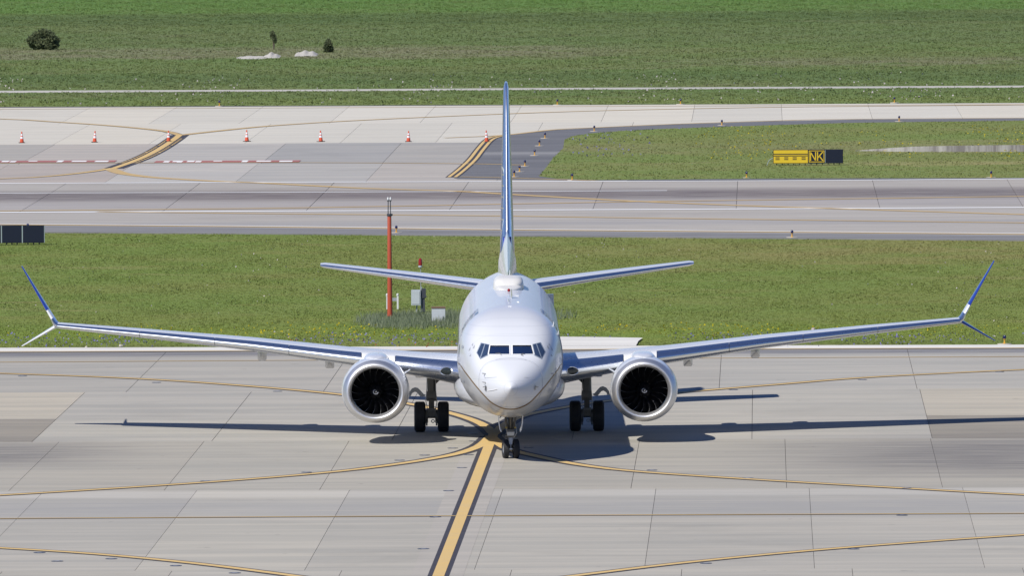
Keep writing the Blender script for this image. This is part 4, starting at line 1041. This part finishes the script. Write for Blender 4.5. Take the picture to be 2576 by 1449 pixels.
lights = [(552, 266, 'blue edge light on the far grass verge above the left cones'), (1402, 263, 'blue edge light on the far verge just right of the tail fin'), (1712, 261.4, 'blue edge light on the far verge, second to the right of the fin'), (2250, 257.6, 'blue edge light on the far verge, rightmost of that row'),
    (2262, 304.6, 'blue edge light on the dark shoulder above the right end of the grass island'), (1816, 314.6, 'blue edge light on the dark shoulder above the middle of the grass island'), (1495, 329.6, 'blue edge light at the upper left tip of the grass island'),
    (1371, 347.4, 'topmost blue edge light on the dark asphalt wedge'), (1357, 366.4, 'second blue edge light from the top on the asphalt wedge'), (1345, 390.6, 'third blue edge light from the top on the asphalt wedge'), (1320.5, 417.6, 'blue edge light in the asphalt wedge, top of the close lower three'), (1307, 431.4, 'blue edge light in the asphalt wedge, middle of the close lower three'), (1293.5, 444.2, 'lowest blue edge light on the asphalt wedge beside the fin'),
    (1439.5, 452.4, 'blue edge light at the lower left corner of the grass island'), (1878, 446.8, 'blue edge light on the lower edge of the grass island left of the sign'), (2493.5, 446, 'blue edge light on the lower edge of the grass island at far right'),
    (997, 585, 'blue edge light on the runway shoulder beside the orange mast'), (1992.5, 597, 'blue edge light on the runway shoulder right of the tail fin'), (2527, 865.6, 'nearest blue edge light on the pale kerb right of the wing tip'), (70, 580, 'blue edge light peeping over the dark sign on the left')]
for x, y, lb in lights: edge_light(x, y, lb, 1.06 if y < 300 else 1.0)
lights_far = None

M_sblack = plain('black_sign_face', (.007, .010, .026), .4); M_syel = plain('yellow_sign_face', (.72, .50, .025), .45, var=.06); M_sframe = plain('dark_sign_frame', (.03, .03, .028), .5); M_spost = plain('sign_seam_metal', (.30, .36, .36), .5)
# guidance sign with taxiway letters
def s_box(r, name, x0, x1, z0, z1, y0, y1, mat): return MB().box(((x0 + x1) / 2, (y0 + y1) / 2, (z0 + z1) / 2), (x1 - x0, y1 - y0, z1 - z0)).obj(name, mat, r, smooth=False)
p = G(2033, 415.4, .012); k = 1 / (F / (p - CAM).length)
sg_ = empty('guidance_sign', p, R(-.6)); tag(sg_, 'yellow and black airfield sign reading NK standing on the grass island', 'sign')
xa, xb = (1945 - 2033) * k, (2121 - 2033) * k; xm, xn = (2033 - 2033) * k, (2076 - 2033) * k; zb, zt_ = 4.6 * k, 39.6 * k
s_box(sg_, 'housing', xa, xb, zb, zt_, -.02, .22, M_sframe)
s_box(sg_, 'yellow_panel', xa + .03, xm - .02, zb + .03, zt_ - .03, -.035, -.0205, M_syel)
s_box(sg_, 'letter_panel', xm + .01, xn - .02, zb + .02, zt_ - .02, -.032, -.0205, M_sblack)
s_box(sg_, 'blank_panel', xn + .02, xb - .02, zb + .02, zt_ - .02, -.032, -.0205, M_sblack)
s_box(sg_, 'seam', xn - .015, xn + .015, zb + .03, zt_ - .03, -.036, -.0205, M_spost)
H_ = zt_ - zb
for zf in (.68, .555): s_box(sg_, 'black_stripe', xa + .03, xm - .03, zb + H_ * zf - .024, zb + H_ * zf + .024, -.040, -.0355, M_sblack)
for cx_ in (.125, .375, .615, .87):
    xx = xa + (xm - xa) * cx_
    for zf in (.43, .30): s_box(sg_, 'black_dash', xx - .125, xx + .125, zb + H_ * zf - .026, zb + H_ * zf + .026, -.040, -.0355, M_sblack)
fx0, fx1, fz0, fz1 = xm + .045, xn - .055, zb + .075, zt_ - .06
for a in ((fx0, fx1, fz1 - .04, fz1), (fx0, fx1, fz0, fz0 + .04), (fx0, fx0 + .04, fz0 + .042, fz1 - .042), (fx1 - .04, fx1, fz0 + .042, fz1 - .042)): s_box(sg_, 'yellow_border', *a, -.040, -.0325, M_syel)
def letter(ch, x, z, h, w):
    s = .062; mb = MB()
    def bar(a, b):
        a, b = Vector((a[0], 0, a[1])), Vector((b[0], 0, b[1])); d = (b - a); L = d.length
        mb.box(((a + b) / 2) + Vector((0, -.037, 0)), (s, .008, L), ry=math.atan2(d.x, d.z))
    if ch == 'N': bar((x + s / 2, z), (x + s / 2, z + h)); bar((x + w - s / 2, z), (x + w - s / 2, z + h)); bar((x + s * .5, z + h - .01), (x + w - s * .5, z + .01))
    else: bar((x + s / 2, z), (x + s / 2, z + h)); bar((x + s * .8, z + h * .36), (x + w - s * .35, z + h)); bar((x + w * .36, z + h * .55), (x + w - s * .2, z))
    return mb.obj('letter', M_syel, sg_, smooth=False)
lw = (fx1 - fx0 - .08) / 2
letter('N', fx0 + .07, fz0 + .085, fz1 - fz0 - .17, lw - .06); letter('K', fx0 + .07 + lw, fz0 + .085, fz1 - fz0 - .17, lw - .06)
for fx in np.linspace(.05, .95, 12): s_box(sg_, 'leg', xa + (xb - xa) * fx - .025, xa + (xb - xa) * fx + .025, -.06, zb, .06, .12, M_sframe)
cp = [Vector((xa - .01, .1, .42)), Vector((xa - .14, .1, .38)), Vector((xa - .27, .1, .25)), Vector((xa - .34, .1, .08)), Vector((xa - .38, .1, -.06))]
MB().tube(catmull(cp, .05), .022, 8).obj('conduit', M_spost, sg_)
# back of a sign at the left edge
p = G(30, 616, -.05); k = (p - CAM).length / F
sb = empty('guidance_sign', p, R(.5)); tag(sb, 'dark blank back of a long sign on the grass at the left edge', 'sign')
xs_ = [(-150 - 30) * k, (-70 - 30) * k, (3.5 - 30) * k, (56 - 30) * k, (112.5 - 30) * k]; zb, zt_ = 4.5 * k, 49 * k
s_box(sb, 'housing', xs_[0], xs_[-1], zb, zt_, 0, .2, M_sframe)
for a, b in zip(xs_, xs_[1:]):
    s_box(sb, 'panel', a + .035, b - .035, zb + .03, zt_ - .02, -.018, -.0005, M_sblack); s_box(sb, 'seam', a - .02, a + .035, zb + .01, zt_ - .01, -.03, -.0006, M_spost)
s_box(sb, 'seam', xs_[-1] - .03, xs_[-1], zb + .01, zt_ - .01, -.03, -.0006, M_spost)
for a, b in zip(xs_, xs_[1:]):
    for f in (.25, .5, .75): s_box(sb, 'leg', a + (b - a) * f - .03, a + (b - a) * f + .03, -.06, zb, .05, .12, M_sframe)

# instruments in the weedy patch
M_orange = plain('faded_orange_paint', (.50, .085, .035), .5, var=.3, scale=2); M_galv = plain('galvanised_steel', (.40, .43, .45), .5, .2, var=.35, scale=3); M_dkmet = plain('dark_instrument_metal', (.05, .055, .07), .5)
M_cab = plain('pale_grey_cabinet_paint', (.48, .52, .55), .5, var=.25, scale=2); M_rust = plain('rusty_edge', (.22, .13, .08), .9, var=.4)
M_white2 = plain('white_enamel', (.72, .72, .73), .5)
def thing_at(name, x, y, label, cat, rz=0):
    r = empty(name, G(x, y, -.06), rz); tag(r, label, cat); return r, (r.location - CAM).length / F
r, k = thing_at('instrument_mast', 981, 800, 'tall faded orange mast with dark bracket and white lamps on top', 'mast')
h = (800 - 541) * k; ht = (800 - 497) * k
MB().lathe([(0, .125), (.3, .115), (h * .5, .10), (h - .05, .088), (h, .07), (h, 0)], 18, 'Z').obj('pole', M_orange, r)
MB().lathe([(h - .04, .11), (h + .06, .11), (h + .06, 0)], 12, 'Z').box((.07, 0, h + .02), (.16, .06, .08)).obj('collar', M_dkmet, r)
for sx in (-.055, .055): MB().tube([(sx, 0, h + .04), (sx * .9, 0, ht - .12)], .02, 8).obj('bracket_rod', M_dkmet, r)
MB().box((0, 0, ht - .13), (.20, .08, .05)).obj('lamp_shelf', M_dkmet, r)
for sx in (-.055, .055): MB().lathe([(ht - .10, .035), (ht - .02, .042), (ht + .02, .025), (ht + .025, 0)], 12, 'Z', (sx, 0, 0)).obj('lamp', M_white2, r)
r, k = thing_at('post_frame', 989, 778, 'low pair of white posts with grey crossbar behind the orange mast', 'frame')
for x in (974, 1000.5): MB().box(((x - 989) * k, 0, .28), (.075, .075, .68)).lathe([(.60, .05), (.68, .06), (.72, 0)], 10, 'Z', ((x - 989) * k, 0, 0)).obj('post', M_white2, r)
MB().box((0, .05, .44), (.46, .04, .15)).obj('crossbar', M_galv, r, smooth=False)
r, k = thing_at('equipment_cabinet', 1047, 786, 'grey switch cabinet on a post with a dark unit and red lamp mast', 'cabinet')
def X(x): return (x - 1047) * k
def Z(y): return (786 - y) * k
MB().box(((X(1035.5) + X(1059)) / 2, 0, (Z(729) + Z(768)) / 2), (X(1059) - X(1035.5), .26, Z(729) - Z(768)), rz=-.12).obj('cabinet_body', M_cab, r, smooth=False)
MB().box(((X(1036.5) + X(1056)) / 2, -.138, (Z(733) + Z(765)) / 2), (X(1056) - X(1036.5), .02, Z(733) - Z(765)), rz=-.12).obj('cabinet_door', M_cab, r, smooth=False)
MB().box((X(1060.5), 0, (Z(722) + Z(786)) / 2), (.06, .06, Z(722) - Z(786))).box((X(1048), .02, (Z(768) + Z(786)) / 2), (.07, .05, Z(768) - Z(786)), ry=.15).obj('post', M_galv, r, smooth=False)
MB().box((X(1066), .02, (Z(726) + Z(750)) / 2), (.2, .2, Z(726) - Z(750))).box((X(1071), -.05, Z(746)), (.1, .12, .05)).box((X(1065), 0, (Z(750) + Z(784)) / 2), (.17, .1, Z(750) - Z(784)), taper=.8).obj('meter_unit', M_dkmet, r, smooth=False)
MB().tube([(X(1059), .02, Z(786)), (X(1059), .02, Z(672))], .018, 8).lathe([(Z(704), .0), (Z(703.5), .05), (Z(698), .07), (Z(693), .05), (Z(692.5), 0)], 12, 'Z', (X(1059), .02, 0)).obj('lamp_mast', M_galv, r)
MB().lathe([(Z(675), .03), (Z(672), .09), (Z(668), .085), (Z(667), 0)], 14, 'Z', (X(1058), .02, 0)).obj('lamp_base', M_cab, r)
MB().lathe([(Z(667.5), .085), (Z(660), .088), (Z(652), .07), (Z(649), 0)], 14, 'Z', (X(1058), .02, 0)).obj('red_lamp', M_redl, r)
r, k = thing_at('utility_box', 1103, 811, 'squat pale grey metal box with rusty rim sitting in the weeds', 'box')
MB().box((0, 0, 19 * k), (33 * k, .5, 34 * k), rz=.05).obj('box_body', plain('white_box_paint', (.60, .63, .66), .5, var=.25, scale=2), r, smooth=False)
MB().box((0, 0, 37.5 * k), (35 * k, .54, 3 * k), rz=.05).obj('lid', M_rust, r, smooth=False)
MB().box((0, 0, .0), (44 * k, .7, .09), rz=.05).obj('plinth', M_rust, r, smooth=False)
MB().box((.2, -.26, 13 * k), (.03, .03, .10)).obj('latch', M_galv, r, smooth=False)

# drain headwall beyond the sign
def wallmat():
    t = NT('stained_concrete'); p = t.pos(scale=(1.6, 1, .15)); n = t.noise(p, .9, 6, .7); n2 = t.noise(p, 5, 4)
    c = t.mix(t.step(n, .38, .62), (.42, .40, .37), (.17, .15, .145)); c = t.mix(t.math('MULTIPLY', n2, .3), c, (.5, .48, .44)); return t.fin(c, .9, 0, .2)
M_hw = wallmat()
hp = [(2150, 379.5, .4), (2200, 380, 5), (2250, 381, 9.5), (2300, 381.6, 13), (2380, 382, 15), (2480, 381.6, 16), (2576, 381.2, 16.5), (2800, 380, 17), (3000, 379, 17)]
secs = []
for x, y, hgt in hp:
    b = G(x, y, .012); hh = hgt * (b - CAM).length / F
    secs.append([b + Vector((0, 0, -.2)), b + Vector((0, 0, hh)), b + Vector((0, .25, hh)), b + Vector((0, .25, -.2))])
hw = MB().loft(secs).obj('culvert_wall', M_hw, None, smooth=False); tag(hw, 'low stained concrete drain wall at the right of the grass island', 'wall')

def lump(name, x, y, r, mat, label, cat, seed):
    rg = random.Random(seed); bm = bmesh.new(); bmesh.ops.create_icosphere(bm, subdivisions=2, radius=r)
    for v in bm.verts: v.co *= rg.uniform(.82, 1.12); v.co.z *= .85
    me = bpy.data.meshes.new(name); bm.to_mesh(me); bm.free(); me.materials.append(mat); o = link(bpy.data.objects.new(name, me)); p_ = G(x, y, -.06); o.location = (p_.x, p_.y, p_.z + r * .6); return tag(o, label, cat)
lump('litter', 2046, 833, .10, plain('pale_pink_plastic', (.62, .50, .47), .5, var=.5, scale=12), 'small round pale pink and white litter lying in the near grass above the right wing', 'litter', 4)
lump('stone', 304, 874, .09, M_padc, 'small pale stone on the grass edge behind the left wing', 'stone', 5)
lump('stone', 217, 876, .06, M_padc, 'tiny pale stone on the kerb edge left of the other stone', 'stone', 6)
# ------------------------------------------------------------------ mounds, shrubs
def mound(x0, x1, y, hpx, label, sharp=1.2):
    a, b = G(x0, y, -.06), G(x1, y, -.06); w = (b - a).length; k = (a - CAM).length / F; hh = hpx * k * .8; n = 40; vs = []; fs = []
    for j in range(11):
        for i in range(n + 1):
            t = i / n; v = j / 10; e = max(0, math.sin(math.pi * t)) ** sharp * math.sin(math.pi * v) ** .8
            z = hh * e * (1 + .35 * math.sin(t * 17 + x0) * .5) + .05 * math.sin(t * 61 + j * 3) * e
            vs.append(a.lerp(b, t) + Vector((0, (v - .5) * 9, z - .02)))
    for j in range(10):
        for i in range(n): q = j * (n + 1) + i; fs.append([q, q + 1, q + n + 2, q + n + 1])
    tag(obj('gravel_mound', vs, fs, M_gravel, None, ang=80), label, 'gravel mound', 'pale gravel heaps in the far field')
mound(592, 680, 144.4, 4.5, 'long low pale gravel spread left of the two heaps in the far field', .8)
mound(660, 708, 142, 12.5, 'peaked pale gravel heap below the small far sapling', 1.4)
mound(742, 800, 137.5, 12.5, 'flat-topped pale gravel heap left of the small dark conifer', .55)

def cards(n, fpos, fsize, seed, ratio=1.7):
    """many small leaf faces: returns vertex and triangle arrays"""
    rg = np.random.RandomState(seed); P = fpos(rg, n); S = fsize(rg, n)
    d = rg.normal(size=(n, 3)); d[:, 2] += .5; d /= np.linalg.norm(d, axis=1)[:, None]; e = np.cross(d, rg.normal(size=(n, 3))); e /= np.linalg.norm(e, axis=1)[:, None]
    a = P - e * S[:, None] * .5; b = P + e * S[:, None] * .5; c = P + d * (S * ratio)[:, None]
    v = np.stack([a, b, c], 1).reshape(-1, 3); return v, np.arange(3 * n).reshape(-1, 3)
def fastmesh(name, v, f, mat, parent=None, kind=None):
    me = bpy.data.meshes.new(name); nf = len(f)
    me.vertices.add(len(v)); me.vertices.foreach_set('co', np.ascontiguousarray(v, dtype=np.float32).ravel())
    me.loops.add(nf * 3); me.loops.foreach_set('vertex_index', np.ascontiguousarray(f, dtype=np.int32).ravel())
    me.polygons.add(nf); me.polygons.foreach_set('loop_start', np.arange(0, nf * 3, 3, dtype=np.int32))
    me.update(calc_edges=True); me.materials.append(mat)
    o = link(bpy.data.objects.new(name, me), parent)
    if kind: o['kind'] = kind
    return o
def shrub(name, x, y, wpx, hpx, label, cat, lobes, seed, trunk=.15, n=2600, size=.16):
    b = G(x, y, -.06); k = (b - CAM).length / F; w, h = wpx * k, hpx * k
    r = empty(name, b); tag(r, label, cat)
    mb = MB()
    for (lx, lz, lr) in lobes: mb.tube([(0, 0, -.05), (lx * w * .4, 0, h * trunk), (lx * w, rnd.uniform(-.2, .2), h * (lz - lr * .2))], [.05, .035, .012], 7)
    mb.obj('trunk', M_bark, r)
    vs = []; fs = []; off = 0
    for i, (lx, lz, lr) in enumerate(lobes):
        def fp(rg, m):
            d = rg.normal(size=(m, 3)); d /= np.linalg.norm(d, axis=1)[:, None]; rr = rg.uniform(.35, 1, m) ** .5 * (1 + .35 * np.sin(d[:, 0] * 7 + i) * np.sin(d[:, 2] * 6 + 2 * i))
            return np.array((lx * w, rg.uniform(-.2, .2) * w, lz * h)) + d * rr[:, None] * np.array((lr * w, lr * w * .9, lr * h * 1.05))
        m = n // len(lobes); v, f = cards(m, fp, lambda rg, q: rg.uniform(.6, 1.3, q) * size, seed + i); vs.append(v); fs.append(f + off); off += len(v)
    fastmesh('crown', np.concatenate(vs), np.concatenate(fs), M_bush, r)
shrub('shrub', 110, 124.5, 80, 52, 'large dark green double-lobed shrub in the far field at upper left', 'shrub', [(-.36, .45, .16), (-.25, .62, .17), (-.14, .5, .16), (-.05, .30, .2), (.02, .80, .16), (.12, .72, .17), (.22, .55, .17), (.33, .45, .15), (.3, .25, .16), (-.3, .22, .16), (.1, .4, .2), (.15, .2, .2), (-.12, .2, .2)], 11, n=9000, size=.13)
shrub('sapling', 689, 124, 22, 44, 'thin leggy sapling behind the pale gravel heaps', 'tree', [(-.2, .78, .22), (.05, .70, .25), (-.1, .88, .16), (.15, .52, .16)], 31, trunk=.4, n=700, size=.09)
shrub('conifer', 826, 131, 26, 34, 'small dark cone-shaped evergreen right of the gravel heaps', 'tree', [(0, .80, .16), (-.08, .55, .26), (.12, .5, .26), (.18, .25, .3), (-.2, .25, .3)], 51, n=2400, size=.10)

# ------------------------------------------------------------------ grass, weeds, flowers
K_topn = np.array([[0, 875.2], [2576, 867.2]]); 
def interp(pts, x):
    xs = np.array([p[0] for p in pts], float); ys = np.array([p[1] for p in pts], float)
    y = np.interp(x, xs, ys); lo = x < xs[0]; hi = x > xs[-1]
    y[lo] = ys[0] + (x[lo] - xs[0]) * (ys[1] - ys[0]) / (xs[1] - xs[0]); y[hi] = ys[-1] + (x[hi] - xs[-1]) * (ys[-1] - ys[-2]) / (xs[-1] - xs[-2]); return y
def inpoly(x, y, poly):
    c = np.zeros(len(x), bool); n = len(poly)
    for i in range(n):
        x1, y1 = poly[i]; x2, y2 = poly[i - 1]
        m = ((y1 > y) != (y2 > y)) & (x < (x2 - x1) * (y - y1) / (y2 - y1 + 1e-12) + x1); c ^= m
    return c
def tufts(name, n, ylo, yhi, test, hr_, wr, seed, z0, nb=3, mat=None, spread=.10):
    rg = np.random.RandomState(seed); Y = rg.uniform(ylo, yhi, n); hw = (Y + CAMD) * (1500 / F); Xv = rg.uniform(-1, 1, n) * hw
    P = np.stack([Xv, Y, np.full(n, z0)], 1); px, py = proj(P); ok = test(px, py); P = P[ok]; m = len(P)
    h = rg.uniform(hr_[0], hr_[1], m) * (.6 + .8 * (np.sin(P[:, 0] * .9) * np.sin(P[:, 1] * .31 + P[:, 0] * .2) * .5 + .5)); V_ = []
    for b in range(nb):
        a = rg.uniform(0, 2 * np.pi, m); o = np.stack([np.cos(a), np.sin(a), np.zeros(m)], 1); w = rg.uniform(wr[0], wr[1], m)
        q = P + o * (rg.uniform(0, spread, m))[:, None]; side = np.stack([-np.sin(a * 3 + b), np.cos(a * 3 + b), np.zeros(m)], 1)
        tip = q + o * (h * rg.uniform(.1, .5, m))[:, None] + np.stack([np.zeros(m), np.zeros(m), h * rg.uniform(.7, 1.1, m)], 1)
        V_.append(np.stack([q - side * w[:, None] / 2, q + side * w[:, None] / 2, tip], 1))
    v = np.stack(V_, 1).reshape(-1, 3); return fastmesh(name, v, np.arange(len(v)).reshape(-1, 3), mat or M_blade, kind='stuff')
PADP = [(1380, 847), (1617, 850), (1600, 869.8), (1380, 870.6)]
NBp = [(0, 582.5), (648, 586.6), (1289, 592), (1943, 598), (2576, 603.5)]; FTp = [(0, 268.2), (648, 265.6), (1289, 263.0), (1943, 261.4), (2576, 258.0)]
RDt = [(0, 226.6), (700, 224.2), (1288, 220.4), (2576, 213.8)]; RDb = [(0, 232.6), (700, 229), (1288, 225.4), (2576, 219.0)]
def t_near(x, y): return (y < interp([(0, 875.4), (2576, 867.4)], x)) & (y > interp(NBp, x)) & ~inpoly(x, y, PADP)
def t_isl(x, y): return inpoly(x, y, G2)
def t_far(x, y): return (y < interp(FTp, x)) & ~((y < interp(RDb, x)) & (y > interp(RDt, x)))
o = tufts('grass', 190000, 70, 195, t_near, (.015, .05), (.025, .055), 1, -.06); tag(o, 'mown olive green grass strip behind the airliner', 'grass')
o = tufts('grass', 60000, 255, 395, t_isl, (.025, .08), (.03, .07), 2, .012, 3); tag(o, 'grass on the island around the yellow and black sign', 'grass')
o = tufts('grass', 150000, 396, 780, t_far, (.04, .11), (.05, .12), 3, -.06, 3, spread=.2); tag(o, 'rough green field grass beyond the far taxiway', 'grass')
wr_ = np.random.RandomState(77)
rw = lambda cx, cy, rx, ry: (lambda x, y: ((x - cx) / rx) ** 2 + ((y - cy) / ry) ** 2 < (1 - .35 * np.abs(np.sin(x * .05) * np.sin(y * .4 + x * .013))) * wr_.uniform(.05, 1, len(x)) ** .7)
o = tufts('weeds', 60000, 82, 112, lambda x, y: (rw(1010, 808, 135, 25)(x, y)) | (rw(1120, 808, 60, 24)(x, y)), (.10, .42), (.012, .035), 4, -.06, 4, M_weed, .25); tag(o, 'patch of tall grey-green weeds around the orange mast', 'weeds')
o = tufts('weeds', 9000, 86, 112, rw(1412, 797, 44, 12), (.15, .45), (.02, .05), 5, -.06, 4, M_weed, .15); tag(o, 'small grey-green weed clump right of the fuselage', 'weeds')
def flowers(name, mat, n, seed, ylo, yhi, test, size, hgt, label):
    rg = np.random.RandomState(seed); Y = rg.uniform(ylo, yhi, n); Xv = rg.uniform(-1, 1, n) * (Y + CAMD) * (1400 / F)
    f = np.sin(Xv * .55 + seed) * np.sin(Xv * .19 + seed * 2) + np.sin(Y * .35 + seed) * .5 + rg.uniform(-.9, .9, n); P = np.stack([Xv, Y, rg.uniform(hgt * .6, hgt, n)], 1); px, py = proj(P)
    P = P[test(px, py) & (f > .35)]; v, fc = cards(len(P), lambda r, m: P, lambda r, m: r.uniform(.6, 1.2, m) * size, seed + 9, 1.0); o = fastmesh(name, v, fc, mat, kind='stuff'); tag(o, label, 'flowers')
flowers('wildflowers', M_flow[0], 5200, 3, 72, 110, lambda x, y: t_near(x, y) & (y > 812) & (y < 850), .085, .12, 'yellow wildflowers in the grass near the kerb')
flowers('wildflowers', M_flow[1], 5000, 5, 70, 95, lambda x, y: t_near(x, y) & (y > 838), .09, .14, 'small blue wildflowers along the kerb edge')
flowers('wildflowers', M_flow[2], 700, 8, 75, 190, t_near, .07, .10, 'scattered pale wildflowers in the near grass strip')
flowers('wildflowers', M_flow[3], 900, 6, 70, 80, lambda x, y: t_near(x, y) & (y > 852) & (x > 700) & (x < 1160), .09, .18, 'rust-coloured weeds at the kerb left of the fuselage')
flowers('wildflowers', M_flow[0], 5200, 12, 270, 345, lambda x, y: t_isl(x, y) & (x > 1750) & (y < 400), .10, .2, 'yellow wildflowers on the grass island')
flowers('wildflowers', M_flow[1], 3500, 14, 290, 360, lambda x, y: t_isl(x, y) & (x < 1800), .13, .26, 'clumps of blue wildflowers on the island tip')
flowers('wildflowers', M_flow[2], 1500, 17, 400, 470, t_far, .13, .2, 'pale pink wildflowers along the gravel road')
